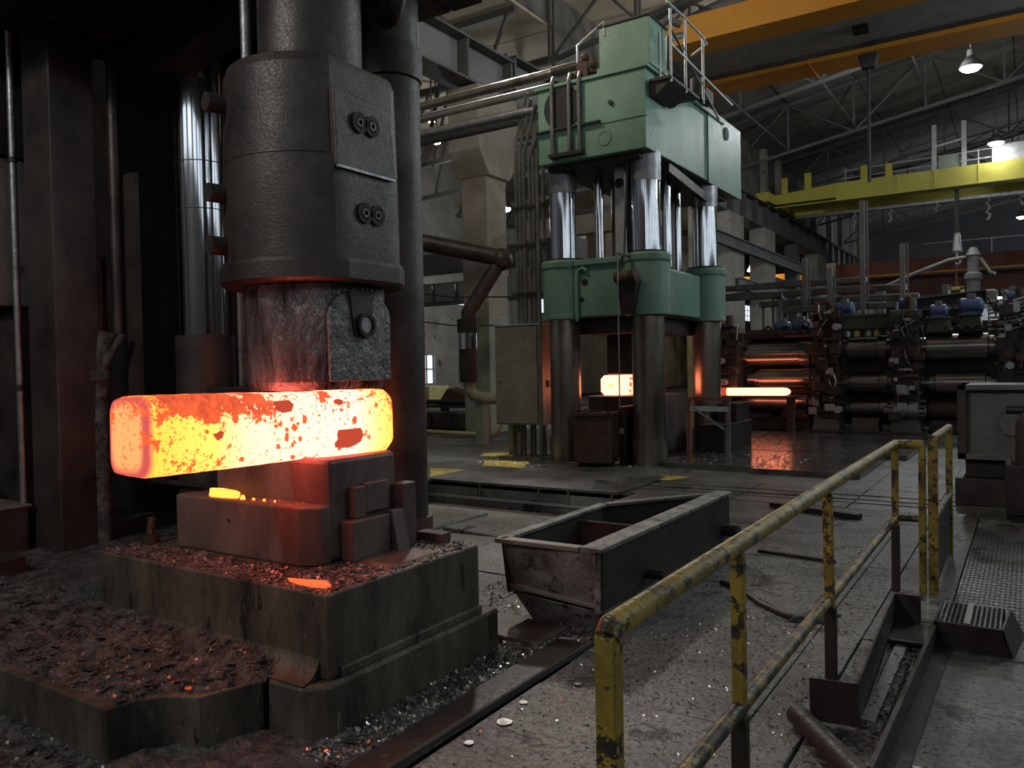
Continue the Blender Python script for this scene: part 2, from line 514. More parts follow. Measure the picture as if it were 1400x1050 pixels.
ys = [-2.5, 0.4, 2.2, 3.55, 5.1, 6.9, 8.4, 9.6]
for y0, y1 in zip(ys, ys[1:]):
    for x0, x1 in (((-2.17, -1.1), (-1.1, -0.85)) if y0 > 3 else ((-2.17, -0.85),)):
        plate(x0, x1, y0, y1, concrete_floor)
    if y1 < 6:
        plate(-0.85, -0.56, y0, y1, concrete_floor, -0.012)
        plate(-0.56, 0.7, y0, y1, concrete_floor)
    plate(0.7, 2.6, y0, y1, concrete_floor)
plate(-0.85, 0.7, 5.1, 5.6, concrete_floor)
plate(-0.85, -0.45, 5.6, 9.6, concrete_floor)
plate(-4.3, -3.2, 3.9, 5.3, concrete_floor, -0.01)
plate(-3.2, -2.17, 3.9, 4.9, concrete_floor, -0.006)
plate(-3.2, -2.17, 4.9, 6.9, concrete_floor)
plate(-4.3, -3.2, 5.3, 6.9, concrete_floor)
plate(-4.3, -3.2, 6.9, 9.6, plate_floor)
plate(-3.2, -2.17, 6.9, 8.2, concrete_floor, 0.0)
plate(-3.2, -2.17, 8.2, 9.6, plate_floor)
# narrow track strips that cross the floor in front of the second press
for y0, y1 in ((9.6, 9.98), (10.02, 10.2), (10.28, 10.52), (10.6, 11.1)):
    for x0, x1 in ((-4.45, -3.1), (-3.1, -1.75)):
        plate(x0, x1, y0, y1, plate_floor, 0.0, 0.014, name='track_strip')
    plate(-1.75, -0.2, y0, y1, plate_floor, 0, 0.003)
ys = [11.1, 12.1, 13.6, 15.2, 17.0, 19.2, 22.5, 27]
xs = [-12.5, -10.4, -8.9, -7.4, -5.9, -4.4, -3.1, -1.75, -0.2, 1.6, 4.0]
for y0, y1 in zip(ys, ys[1:]):
    for x0, x1 in zip(xs, xs[1:]):
        plate(x0, x1, y0, y1, plate_floor)
for x0, x1 in zip(xs[:2] + [-8.9], [-10.4, -8.9, -7.6]):
    if x0 < -8.8:
        plate(x0, x1, 8.0, 9.5, plate_floor)
    plate(x0, x1, 9.5, 11.1, plate_floor)
for x0, x1 in ((-17, -14.6), (-14.6, -12.5)):
    for y0, y1 in ((11, 15), (15, 19), (19, 24), (24, 30)):
        plate(x0, x1, y0, y1, plate_floor)
for x0, x1 in ((-24, -20), (-20, -17)):
    for y0, y1 in ((16, 22), (22, 30), (30, 40)):
        plate(x0, x1, y0, y1, plate_floor)
# raised wet apron between the second press and the mill
for (x0, x1, y0, y1) in ((-5.0, -3.55, 12.15, 14.6), (-3.55, -2.0, 12.0, 14.6), (-5.0, -3.4, 14.6, 18.6), (-3.4, -1.7, 14.6, 18.6)):
    plate(x0, x1, y0, y1, wet_floor, 0.085, 0.006, 0.004, 'apron_plate')
# chequer plate at the right
ck = obj('chequer_plate', MB().box(-0.44, 1.6, 5.62, 9.58, -0.03, 0.0), plate_floor, floor)
st = MB()
for i in range(66):
    for j in range(50):
        x, y = -0.42 + i * 0.03, 5.66 + j * 0.078
        a = 0.6 if (i + j) % 2 else -0.6
        c, s_ = math.cos(a), math.sin(a)
        st.add([(x + dx * c - dy * s_, y + dx * s_ + dy * c, z) for dx, dy, z in ((-.019, 0, 0), (0, -.009, 0), (.019, 0, 0), (0, .009, 0), (0, 0, .011))], [(0, 1, 4), (1, 2, 4), (2, 3, 4), (3, 0, 4)])
obj('tread_stud', st, plate_floor, ck, kind='stuff')
# painted marks
for q in ([(-7.7, 9.52), (-6.95, 9.62), (-7.6, 10.55), (-8.45, 10.45)], [(-8.75, 12.3), (-8.1, 12.5), (-8.5, 13.0), (-9.0, 12.8)], [(-7.75, 11.0), (-7.0, 11.1), (-7.4, 11.9), (-8.3, 11.8)], [(-4.75, 10.68), (-4.35, 10.75), (-4.2, 11.25), (-4.6, 11.2)]):
    obj('yellow_marking', MB().hexa([(x, y, 0.004) for x, y in q], [(x, y, 0.008) for x, y in q]), yellow_mark, floor)

# steel bridge platform over the far side of the pit
pl = thing('steel_platform', 'flat steel bridging platform with open ribbed edge in front of the green press', 'platform', (-6.1, 10.2, -0.3))
for x0, x1 in ((-7.75, -6.2), (-6.2, -4.5)):
    obj('deck_plate', MB().box(x0 + .005, x1 - .005, 9.42, 11.09, -0.025, 0.012), plate_floor, pl, 0.004)
obj('edge_web', MB().box(-7.7, -4.5, 9.56, 9.58, -0.25, -0.025), sub_floor, pl)  # web coloured black to paint the shadow gap under the deck
obj('edge_flange', MB().box(-7.75, -4.5, 9.40, 9.58, -0.24, -0.21), pale_metal, pl)
for x in (-7.66, -6.72, -5.72, -5.25, -4.6):
    obj('web_stiffener', MB().box(x - .012, x + .012, 9.42, 9.56, -0.21, -0.025), grey_paint, pl)

# ---- roof
def roof_z(x):
    return 13.4 + 0.17 * (x + 12.5)


rf = MB().hexa([(-12.5, -4, roof_z(-12.5) + .15), (14, -4, roof_z(14) + .15), (14, 82, roof_z(14) + .15), (-12.5, 82, roof_z(-12.5) + .15)],
               [(-12.5, -4, roof_z(-12.5) + .3), (14, -4, roof_z(14) + .3), (14, 82, roof_z(14) + .3), (-12.5, 82, roof_z(-12.5) + .3)])
ceiling = structure('ceiling', rf, dark_roof)


def roof_panel(x0, x1, y0, y1, mat, z=0.0):
    gx, gy = .03, .03
    q = [(x0 + gx, y0 + gy), (x1 - gx, y0 + gy), (x1 - gx, y1 - gy), (x0 + gx, y1 - gy)]
    return obj('roof_panel', MB().hexa([(x, y, roof_z(x) + z) for x, y in q], [(x, y, roof_z(x) + .15) for x, y in q]), mat, ceiling)


y = 6.0
while y < 78:
    for x0 in range(-12, 12, 3):
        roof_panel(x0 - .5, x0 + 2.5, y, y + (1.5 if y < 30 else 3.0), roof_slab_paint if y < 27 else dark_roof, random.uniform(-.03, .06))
    y += 1.5 if y < 30 else 3.0
# left bay roof
ceil2 = structure('ceiling_left', MB().box(-26, -12.5, 4, 82, 12.4, 12.6), dark_roof)
structure('trim_1', MB().box(-12.6, -12.5, 4, 82, 12.6, 13.7), dark_roof)
for yy in range(6, 46, 4):
    for x0 in (-26, -21.5, -17):
        obj('roof_panel', MB().box(x0 + .04, x0 + 4.46, yy + .04, yy + 3.96, 12.3, 12.4), roof_slab_paint, ceil2)


def truss(y, label, x0=-12.4, x1=11.0, step=2.9, h=2.3, mat=girder_grey):
    t = thing('roof_truss', label, 'truss', (x0, y, roof_z(x0) - h), 'roof trusses of the main hall')
    zb = lambda x: roof_z(x) - h
    obj('top_chord', MB().bar((x0, y, roof_z(x0) - .12), (x1, y, roof_z(x1) - .12), .16, .16), mat, t)
    obj('bottom_chord', MB().bar((x0, y, zb(x0)), (x1, y, zb(x1)), .13, .13), mat, t)
    x = x0
    k = 0
    while x < x1 - step:
        obj('web_post', MB().bar((x, y, zb(x)), (x, y, roof_z(x) - .1), .09, .09), mat, t)
        a, b = (zb(x), roof_z(x + step) - .1) if k % 2 == 0 else (roof_z(x) - .1, zb(x + step))
        obj('web_diagonal', MB().bar((x, y, a), (x + step, y, b), .08, .08), mat, t)
        x += step
        k += 1
    return t


for i, yy in enumerate((12.5, 21.6, 26.0, 31.5, 39, 48, 58, 68)):
    truss(yy, ['nearest steel roof truss high above the orange crane', 'second steel roof truss above the green press tank', 'third roof truss, just beyond the orange crane', 'fourth roof truss, beside the brightest lamp', 'fifth roof truss, above the yellow crane rail', 'sixth roof truss, right above the yellow crane', 'seventh roof truss, far behind the yellow crane', 'farthest roof truss, above the brick red crane'][i])
for i, x in enumerate((-9.5, -6.5, -3.5)):
    solo('roof_tie_rod', MB().bar((x, 6, roof_z(x) - 2.2), (x, 39, roof_z(x) - 2.2), .07, .07), girder_grey, ['long roof tie running lengthwise nearest the left wall', 'long roof tie running lengthwise above the green press', 'long roof tie running lengthwise above the orange crane end'][i], 'tie rod', 'lengthwise roof ties')
# big light conduit line under the far roof

# ---- runway girders on the left column row
RX = -11.9


def girder(y0, y1, name_label, n, zt=10.1, zb=8.75, plates=True):
    t = thing('runway_girder', name_label, 'girder', (RX, y0, zb), 'crane runway girders on the left column row')
    obj('web', MB().box(RX - .05, RX + .02, y0, y1, zb + .06, zt - .06), girder_grey, t)
    obj('top_flange', MB().box(RX - .4, RX + .35, y0, y1, zt - .06, zt), girder_grey, t)
    obj('bottom_flange', MB().box(RX - .4, RX + .35, y0, y1, zb, zb + .06), girder_grey, t)
    obj('crane_rail', MB().box(RX - .06, RX + .06, y0, y1, zt, zt + .12), bright_steel, t)
    s = (y1 - y0) / n
    for k in range(n + 1):
        yy = min(max(y0 + k * s, y0 + .05), y1 - .05)
        obj('stiffener', MB().box(RX + .02, RX + .3, yy - .04, yy + .04, zb + .06, zt - .06), girder_grey, t)
    for k in range(n):
        obj('web_panel', MB().box(RX + .02, RX + .05, y0 + k * s + .12, y0 + (k + 1) * s - .12, zb + .12, zt - .12), panel_grey, t)
    return t


girder(6.0, 18.2, 'dark runway girder at top left beside the pale roof slabs', 6, 9.9, 8.8)
girder(18.3, 33.0, 'dark runway girder hidden behind the green press head', 6)
girder(33.1, 49.4, 'dark runway girder under the left end of the yellow crane', 8)
girder(49.5, 78, 'panelled grey runway girder receding beyond the yellow crane', 14)


def column(y, w, label, z1=8.75, x=RX, mat=concrete, d=.9, corbel=True):
    t = thing('concrete_column', label, 'column', (x, y, 0))
    obj('shaft', MB().box(x - w / 2, x + w / 2, y - d / 2, y + d / 2, 0, z1), mat, t, 0.03)
    obj('painted_foot', MB().box(x - w / 2 - .015, x + w / 2 + .015, y - d / 2 - .015, y + d / 2 + .015, 0, 3.0), pale_green, t, 0.03)
    if corbel:
        obj('corbel', MB().prism([(y - d / 2 - .02, z1 - 2.2), (y + d / 2 + .02, z1 - 2.2), (y + d / 2 + .45, z1 - 1.6), (y + d / 2 + .45, z1 - .01), (y - d / 2 - .45, z1 - .01), (y - d / 2 - .45, z1 - 1.6)], 'x', x - w / 2 - .05, x + w / 2 + .12), mat, t, 0.03)
    return t


column(17.15, .8, 'pale concrete column with green painted foot left of the pipe bundle')
column(25.5, .8, 'concrete column standing behind the green press legs')
column(33.5, .8, 'concrete column glimpsed right of the green press crown', corbel=False)
column(37.4, .8, 'concrete column left of the orange lit opening', d=2.2, corbel=False)
column(43.1, .8, 'broad concrete column right of the orange lit opening', d=2.1, corbel=False)
column(49.4, .7, 'dark concrete column under the girder joint', mat=girder_grey, d=.8, corbel=False)
column(55.8, .8, 'wide concrete column beyond the girder joint', d=2.6, corbel=False)
column(62.0, .8, 'second concrete column beyond the girder joint', d=3.4, corbel=False)
column(73.5, .8, 'farthest concrete column of the left row', d=8, corbel=False)
t = thing('infill_wall', 'dark infill wall panels between the far concrete columns', 'wall', (-12.1, 55, 0))
for y0, y1 in ((44.2, 48.9), (49.9, 54.4), (57.2, 60.2), (63.8, 69.4)):
    obj('infill_panel', MB().box(-12.25, -12.15, y0, y1, 0, 6.6), far_wall_mat, t)
    obj('infill_sill', MB().box(-12.2, -11.9, y0, y1, 3.6, 3.8), girder_grey, t)
for i, (z, y0, y1) in enumerate(((7.0, 32.5, 50), (5.2, 37, 45.5))):
    t = thing('wall_beam', ['upper steel beam running along the columns by the orange lit opening', 'lower steel beam under the orange lit opening'][i], 'beam', (-11.3, y0, z))
    obj('beam_web', MB().box(-11.42, -11.32, y0, y1, z, z + .45), girder_grey, t)
    obj('beam_flange', MB().box(-11.48, -11.2, y0, y1, z + .45, z + .5), panel_grey, t)
    obj('beam_flange', MB().box(-11.48, -11.2, y0, y1, z - .05, z), panel_grey, t)
column(34.5, .7, 'slim concrete column deep in the left bay beside the window', 9, -24.6 + 1.5, corbel=False)
column(24.0, .8, 'concrete column at left edge of the left bay', 9, -20.5, corbel=False)

# ---- left bay far wall with windows
wl = MB()
WX = -24
wl.box(WX - .3, WX, 6, 29.2, 0, 12.4).box(WX - .3, WX, 30.2, 82, 0, 4.9).box(WX - .3, WX, 29.2, 30.2, 0, 1.0).box(WX - .3, WX, 29.2, 30.2, 2.4, 4.9)
wl.box(WX - .3, WX, 29.2, 82, 5.75, 12.4)
wall_left = structure('wall_left', wl, concrete)


def window(n, y0, y1, z0, z1, nx, nz):
    w = bpy.data.objects.new('window_%d' % n, None)
    col.objects.link(w)
    w['kind'] = 'structure'
    w.location = (WX, y0, z0)
    ORG[w.name] = Vector((WX, y0, z0))
    t = .05
    fr = MB()
    for k in range(nx + 1):
        yy = y0 + (y1 - y0) * k / nx
        fr.box(WX - .2, WX - .1, yy - t / 2, yy + t / 2, z0, z1)
    for k in range(nz + 1):
        zz = z0 + (z1 - z0) * k / nz
        fr.box(WX - .2, WX - .1, y0, y1, zz - t / 2, zz + t / 2)
    obj('window_frame', fr, girder_grey, w)
    for a in range(nx):
        for b in range(nz):
            ya, yb = y0 + (y1 - y0) * a / nx, y0 + (y1 - y0) * (a + 1) / nx
            za, zb = z0 + (z1 - z0) * b / nz, z0 + (z1 - z0) * (b + 1) / nz
            obj('pane', MB().box(WX - .16, WX - .15, ya + .03, yb - .03, za + .03, zb - .03), window_glow, w)


window(1, 29.2, 30.2, 1.0, 2.4, 2, 2)
for k, (a, b) in enumerate(((29.3, 31.2), (31.5, 33.6), (40, 43), (48, 52), (58, 63))):
    window(2 + k, a, b, 4.9, 5.75, 3, 1)
obj('wall_pier', MB().box(WX - .3, WX, 33.6, 40, 4.9, 5.75).box(WX - .3, WX, 43, 48, 4.9, 5.75).box(WX - .3, WX, 52, 58, 4.9, 5.75).box(WX - .3, WX, 63, 82, 4.9, 5.75), concrete, wall_left)
window(8, 78.2, 81.6, 6.0, 7.6, 4, 3)
for q in bpy.data.objects['window_8'].children:
    q.location.x = .24
structure('wall_upper', MB().box(-12.55, -12.45, 22, 82, 10.3, 13.6), dark_roof)
for i, (yy, m_) in enumerate(((44.6, concrete), (46.0, girder_grey), (47.6, concrete), (57, panel_grey), (62, concrete), (66, panel_grey), (71, concrete), (76, panel_grey))):
    solo('wall_post', MB().box(-12.42, -12.1, yy, yy + .45, 10.25, 13.5), m_, ['pale upright post above the runway at the yellow crane end', 'dark upright post just right of the first pale one above the runway', 'second pale upright post above the runway at the yellow crane end', 'first upright wall post beyond the yellow crane', 'second upright wall post beyond the yellow crane', 'third upright wall post beyond the yellow crane', 'fourth upright wall post beyond the yellow crane', 'last upright wall post beyond the yellow crane'][i], 'post', 'upper wall posts above the runway')
# far end wall and right far wall
structure('wall_back', MB().box(-26, 14, 82, 82.3, 0, 18.5), far_wall_mat)
wr = MB().box(14, 14.3, -8, 82, 0, 6.5).box(14, 14.3, -8, 82, 9.2, 18.2)
wfm = MB().box(-12, 14, -8.3, -8, 0, 6.5).box(-12, 14, -8.3, -8, 9.2, 18.2)
for k in range(19):
    wr.box(14, 14.3, -8 + k * 5, -6.4 + k * 5, 6.5, 9.2)
for k in range(6):
    wfm.box(-12 + k * 5, -10.4 + k * 5, -8.3, -8, 6.5, 9.2)
structure('wall_right', wr, far_wall_mat)
structure('wall_front', wfm, far_wall_mat)
for k in range(11):  # unseen lit windows, added for soft daylight and streaks on the chrome
    w = structure('window_%d' % (10 + k), MB().box(14.08, 14.14, -6.4 + k * 5, -3 + k * 5, 7.8, 7.9).box(14.08, 14.14, -4.75 + k * 5, -4.65 + k * 5, 6.5, 9.2), girder_grey)
    for a, b in ((-6.4, -4.75), (-4.65, -3)):
        for c, d in ((6.5, 7.8), (7.9, 9.2)):
            obj('pane', MB().box(14.10, 14.12, a + k * 5, b + k * 5, c, d), fill_pane, w)
for k in range(5):  # more lit windows added behind the camera for the same light
    w = structure('window_%d' % (30 + k), MB().box(-10.4 + k * 5, -7 + k * 5, -8.14, -8.08, 7.8, 7.9).box(-8.75 + k * 5, -8.65 + k * 5, -8.14, -8.08, 6.5, 9.2), girder_grey)
    for a, b in ((-10.4, -8.75), (-8.65, -7)):
        for c, d in ((6.5, 7.8), (7.9, 9.2)):
            obj('pane', MB().box(a + k * 5, b + k * 5, -8.12, -8.10, c, d), fill_pane, w)

# ================================================================ FORGING PRESS IN THE FOREGROUND
# ---- anvil base
t = thing('forging_anvil', 'massive stepped dark steel anvil base strewn with scale, under the glowing billet', 'anvil', (-3.6, 3.1, 0))
obj('lower_block', MB().prism([(-5.2, 2.56), (-3.02, 2.53), (-2.94, 2.42), (-2.72, 2.43), (-2.63, 2.52), (-2.63, 3.86), (-5.2, 3.92)], 'z', -0.03, .25), anvil_steel, t, 0.02)
obj('upper_block', MB().box(-4.52, -2.665, 2.535, 3.72, .25, .645), anvil_steel, t, 0.012)
# cove between the blocks on the left face
prof = [(2.54, .25)] + [(2.54 - .115 * (1 - math.cos(R(a))), .25 + .125 * (1 - math.sin(R(a)))) for a in range(0, 91, 10)] + [(2.425, .25)]
prof = [(2.54, .25), (2.54, .385)] + [(2.54 - .11 * (1 - math.cos(R(a))), .385 - .13 * math.sin(R(a))) for a in range(0, 91, 9)] + [(2.43, .25)]
obj('cove_fillet', MB().prism(prof, 'x', -4.5, -2.72), anvil_steel, t)
obj('ledge_strip', MB().box(-2.668, -2.645, 2.60, 3.72, .25, .30), anvil_steel, t, 0.01)
obj('plate_liner', MB().hexa([(-2.98, 3.06, .645), (-2.72, 3.02, .645), (-2.72, 3.44, .645), (-2.98, 3.44, .645)], [(-2.97, 3.08, .657), (-2.73, 3.04, .657), (-2.73, 3.43, .657), (-2.97, 3.43, .657)]), anvil_steel, t)


def crumbs(x0, x1, y0, y1, z, n, smin, smax, lift=0.4, zf=None, rej=None):
    m = MB()
    rr = random.Random(n)
    while n:
        x, y = rr.uniform(x0, x1), rr.uniform(y0, y1)
        if rej and rej(x, y):
            continue
        n -= 1
        s = smin + (smax - smin) * rr.random() ** 3
        zz = z if zf is None else zf(x, y)
        a = rr.uniform(0, 6.28)
        tx, ty = rr.uniform(-lift, lift), rr.uniform(-lift, lift)
        pts = []
        for k in range(5):
            q = a + k * 1.2566 + rr.uniform(-.3, .3)
            dx, dy = math.cos(q) * s * rr.uniform(.6, 1), math.sin(q) * s * rr.uniform(.6, 1)
            pts.append((x + dx, y + dy, zz + s * .45 + dx * tx + dy * ty))
        th = max(.0012, s * .12)
        m.hexa([(p[0], p[1], p[2] - th) for p in pts], pts)
    return m


obj('loose_scale', crumbs(-4.5, -2.69, 2.55, 3.7, .645, 5200, .003, .013, .7, rej=lambda x, y: x < -3.06 and y > 2.8), flake_mat, t, kind='stuff')
obj('scale_crust', crumbs(-4.5, -2.68, 2.545, 3.7, .641, 2400, .006, .024, .2, rej=lambda x, y: x < -3.06 and y > 2.83), scale_bed, t, kind='stuff')

# ---- step block, lower die, keys
t = solo('step_block', MB().prism([(-4.2, 2.826), (-3.16, 2.826), (-3.065, 2.90), (-3.065, 2.96), (-4.2, 2.96)], 'z', .647, .955), die_steel, 'low stepped steel block in front of the lower die with glowing scrap on it', 'die block', bevel=0.012)
obj('drilled_hole', MB().cyl((-3.72, 2.83, .84), (-3.72, 2.822, .84), .011, n=10), sub_floor, t)
t = solo('lower_die', MB().box(-4.02, -3.085, 2.965, 3.50, .647, 1.195), die_steel, 'tall square lower die block the glowing billet lies on', 'die', bevel=0.03)
solo('die_clamp', MB().hexa([(-4.40, 2.98, .647), (-4.21, 2.98, .647), (-4.21, 3.3, .647), (-4.40, 3.3, .647)], [(-4.31, 2.98, .93), (-4.21, 2.98, .93), (-4.21, 3.3, .93), (-4.31, 3.3, .93)]), die_steel, 'sloping clamp block at the left end of the step block', 'clamp', bevel=0.01)
solo('steel_wedge', MB().box(-3.07, -2.985, 3.03, 3.33, .647, .86), die_steel, 'long flat wedge block lying against the lower die at front', 'wedge', bevel=0.008)
solo('steel_wedge', MB().hexa([(-2.975, 3.335, .647), (-2.935, 3.335, .647), (-2.935, 3.44, .647), (-2.975, 3.44, .647)], [(-3.02, 3.335, .875), (-2.98, 3.335, .875), (-2.98, 3.43, .875), (-3.02, 3.43, .875)]), die_steel, 'short leaning wedge plate at the far end of the long wedge', 'wedge', bevel=0.006)
solo('key_bar', MB().box(-3.08, -3.03, 3.10, 3.19, .862, 1.03), die_steel, 'left of the twin upright key bars on the long wedge', 'key bar', bevel=0.006)
solo('key_bar', MB().box(-3.08, -3.035, 3.195, 3.38, .88, 1.04), die_steel, 'right, wider one of the twin upright key bars on the wedge', 'key bar', bevel=0.006)
solo('stop_block', MB().box(-3.075, -2.99, 3.445, 3.56, .647, 1.01), die_steel, 'tall stop block at the right end behind the leaning wedge', 'stop block', bevel=0.008)
solo('red_ledge', MB().box(-3.05, -2.86, 3.62, 3.715, .647, .70), rust_steel, 'low red-brown ledge block by the foot of the right press column', 'ledge', bevel=0.006)  # plain red-brown steel colour
t = solo('bolt_clamp', MB().cyl((-4.42, 2.80, .647), (-4.42, 2.80, .70), .05, n=14), black_steel, 'dark bolt stump on the left end of the anvil top', 'bolt')
obj('bolt_shank', MB().cyl((-4.42, 2.80, .70), (-4.43, 2.82, .80), .024, n=12), black_steel, t)

# hot scrap on the step block
m = MB()
c = [(-3.94, 2.86), (-3.90, 2.845), (-3.80, 2.85), (-3.73, 2.865), (-3.70, 2.885), (-3.76, 2.91), (-3.88, 2.905)]
m.hexa([(x, y, .956) for x, y in c], [(x + .008, y + .004, .998 + .008 * math.sin(9 * x)) for x, y in c])
solo('hot_scrap', m, hot_small, 'yellow glowing chunk of scrap on the step block', 'scrap', bevel=0.006)
for k, (x, y, s) in enumerate(((-3.66, 2.875, .02), (-3.575, 2.88, .011), (-3.50, 2.89, .010), (-3.42, 2.895, .008))):
    c = [(x + s * math.cos(a) * (1 + .3 * math.sin(3 * a + k)), y + s * .7 * math.sin(a)) for a in [i * 1.047 for i in range(6)]]
    solo('hot_scrap', MB().hexa([(a, b, .956) for a, b in c], [(a * .6 + x * .4, b * .6 + y * .4, .956 + s * 1.1) for a, b in c]), hot_small, ['bright pebble of hot scrap touching the glowing chunk', 'second glowing pebble from the chunk on the step block', 'third glowing pebble from the chunk on the step block', 'glowing pebble farthest right on the step block'][k], 'scrap', 'glowing scrap on the step block')
solo('ember_grit', crumbs(-3.68, -3.22, 2.84, 2.95, .956, 150, .002, .007, .7), hot_ember, 'scatter of red glowing grit beside the hot scrap', 'grit', kind='stuff')
c = [(-2.97, 2.60), (-2.83, 2.58), (-2.755, 2.60), (-2.74, 2.635), (-2.80, 2.655), (-2.90, 2.645), (-3.03, 2.63)]
solo('hot_scale_flake', MB().hexa([(x, y, .647) for x, y in c], [(x, y, .662 + .006 * math.sin(40 * x)) for x, y in c]), hot_red, 'long orange glowing scale flake near the anvil front corner', 'flake')
solo('ember_grit', crumbs(-3.02, -2.68, 2.55, 2.64, .647, 60, .003, .010, .5), hot_ember, 'dim red grit around the glowing flake at the anvil corner', 'grit', kind='stuff')

# ---- billet
bx, bz0, bz1 = .15, 1.197, 1.555
hh = (bz1 - bz0) / 2
t = bpy.data.objects.new('hot_billet', None)
m = MB()
NY = 40
prof = []
r = .075
for cx, cz, a0 in ((bx - r, hh - r, 0), (-bx + r, hh - r, 90), (-bx + r, -hh + r, 180), (bx - r, -hh + r, 270)):
    for a in range(0, 91, 18):
        prof.append((cx + r * math.cos(R(a0 + a)), cz + r * math.sin(R(a0 + a))))
rings = []
for i in range(NY + 1):
    yy = -.75 + 1.5 * i / NY
    k = 1.0
    if i == 0:
        k = .93
    if i == NY:
        k = .88
    sag = 1 + .012 * noise.noise(Vector((yy * 4, 1, 2)))
    dent = 1 - .025 * math.exp(-((yy - .1) / .28) ** 2)
    ring = []
    for x, z in prof:
        d = .004 * noise.noise(Vector((x * 12, yy * 9, z * 12)))
        ring.append(((x + d) * k * sag, yy, (z * dent + d) * k))
    rings.append(ring)
n = len(prof)
v = [p for ring in rings for p in ring]
f = [(i * n + j, i * n + (j + 1) % n, (i + 1) * n + (j + 1) % n, (i + 1) * n + j) for i in range(NY) for j in range(n)]
m.add(v, f, True)
m.add(rings[0], [tuple(range(n - 1, -1, -1))])
m.add(rings[-1], [tuple(range(n))])
billet = obj('hot_billet', m, hot)
bpy.data.objects.remove(t)
billet.location = (-3.26, 2.74, bz0 + hh)
billet.rotation_euler = (R(-0.6), 0, R(-3))
ORG[billet.name] = Vector((0, 0, 0))
billet['label'] = 'large square white-hot billet with dark scale patches between the dies'
billet['category'] = 'billet'
# dark scale slabs on its near side
def scale_patch(cy, cz, outline, mat=dull_red_hot):
    m = MB()
    lo = [(bx * 1.0 - .012, cy + a, cz + b) for a, b in outline]
    hi = [(bx * 1.0 + .006, cy + a * .97, cz + b * .97) for a, b in outline]
    m.hexa(lo, hi)
    return obj('scale_patch', m, mat, billet, label='dull red cooled scale patch')


scale_patch(.395, -.075, [(-.095, -.05), (-.06, -.055), (.0, -.058), (.05, -.045), (.085, -.03), (.105, .0), (.10, .03), (.085, .047), (-.02, .045), (-.075, .045), (-.085, .02), (-.08, -.005), (-.105, -.025)])
scale_patch(.325, .115, [(-.03, .0), (.0, -.015), (.03, -.01), (.028, .012), (.0, .02), (-.025, .015)])
rr = random.Random(5)
for k in range(17):
    cy, cz = (rr.uniform(-.08, .10), rr.uniform(-.15, .05)) if k < 11 else (rr.uniform(-.5, .65), rr.uniform(-.14, .10))
    s_ = rr.uniform(.008, .021)
    scale_patch(cy, cz, [(s_ * math.cos(a * 1.047) * rr.uniform(.5, 1.2), s_ * 1.25 * math.sin(a * 1.047) * rr.uniform(.6, 1.2)) for a in range(6)], hot_patch)
scale_patch(-.40, -.008, [(-.03, .005), (-.005, -.028), (.02, -.015), (.03, .012), (.01, .018), (-.01, .008)])
scale_patch(-.03, .105, [(-.06, .03), (-.05, -.01), (-.01, -.03), (.045, -.025), (.06, .01), (.03, .035)])

# ---- ram, upper die
CX, CY = -3.42, 3.22


def flat_round(r, flat, n=48, cx=CX, cy=CY):
    pts = []
    for k in range(n):
        a = 2 * math.pi * k / n
        x, y = r * math.cos(a), r * math.sin(a)
        pts.append((cx + max(-flat, min(flat, x)), cy + y))
    return pts


def loft(sections, smooth=False):
    m = MB()
    n = len(sections[0][0])
    m.add([(x, y, z) for poly, z in sections for x, y in poly], [(i * n + k, i * n + (k + 1) % n, (i + 1) * n + (k + 1) % n, (i + 1) * n + k) for i in range(len(sections) - 1) for k in range(n)], True)
    m.sharp = 17
    m.add([(*p, sections[0][1]) for p in sections[0][0]], [tuple(range(n - 1, -1, -1))])
    m.add([(*p, sections[-1][1]) for p in sections[-1][0]], [tuple(range(n))])
    return m


t = thing('upper_die', 'rounded upper die with wet streaked face pressing on the billet', 'die', (CX, CY, 1.553))
obj('die_body', loft([(flat_round(.365, .32), 1.555), (flat_round(.385, .335), 1.60), (flat_round(.39, .335), 2.12)]), wet_steel, t)
ar = [(CY - .235 + .0, 1.60), (CY + .235, 1.60), (CY + .235, 1.95)] + [(CY + .235 * math.cos(R(a)), 1.95 + .15 * math.sin(R(a))) for a in range(0, 181, 15)] + [(CY - .235, 1.95)]
obj('keeper_plate', MB().prism(ar, 'x', CX + .333, CX + .353), speckled_steel, t, 0.006)
fx = CX + .353
obj('keeper_bar', MB().prism([(CY - .10, 2.09), (CY + .10, 2.09), (CY + .06, 1.84), (CY - .06, 1.84)], 'x', fx, fx + .012), press_steel, t, 0.004)
pin = obj('pin', MB().lathe((fx, CY + .02, 1.905), (1, 0, 0), [(.045, 0), (.045, .02)], 20), bright_steel, t)
obj('pin_collar', MB().lathe((fx, CY + .02, 1.905), (1, 0, 0), [(.048, 0), (.068, 0), (.068, .03), (.048, .03)], 22, False), black_steel, pin)
# keyhole slot on the camera side
sl = Vector((math.cos(R(-98)), math.sin(R(-98)), 0))
sc = Vector((CX, CY, 0)) + sl * .392
sd = Vector((-sl.y, sl.x, 0))
m = MB()
pts = [sc + sd * a + Vector((0, 0, b)) for a, b in [(-.035, 2.10), (.035, 2.10), (.035, 1.99)] + [(.035 * math.cos(R(q)), 1.99 - .035 * math.sin(R(q))) for q in range(15, 180, 15)] + [(-.035, 1.99)]]
m.hexa([p - sl * .02 for p in pts], [p + sl * .002 for p in pts])
obj('keyhole_slot', m, sub_floor, t)
hot_rim = MB().lathe((CX, CY, 1.557), (0, 0, 1), [(.372, 0), (.381, .012), (.385, .02)], 40, False)

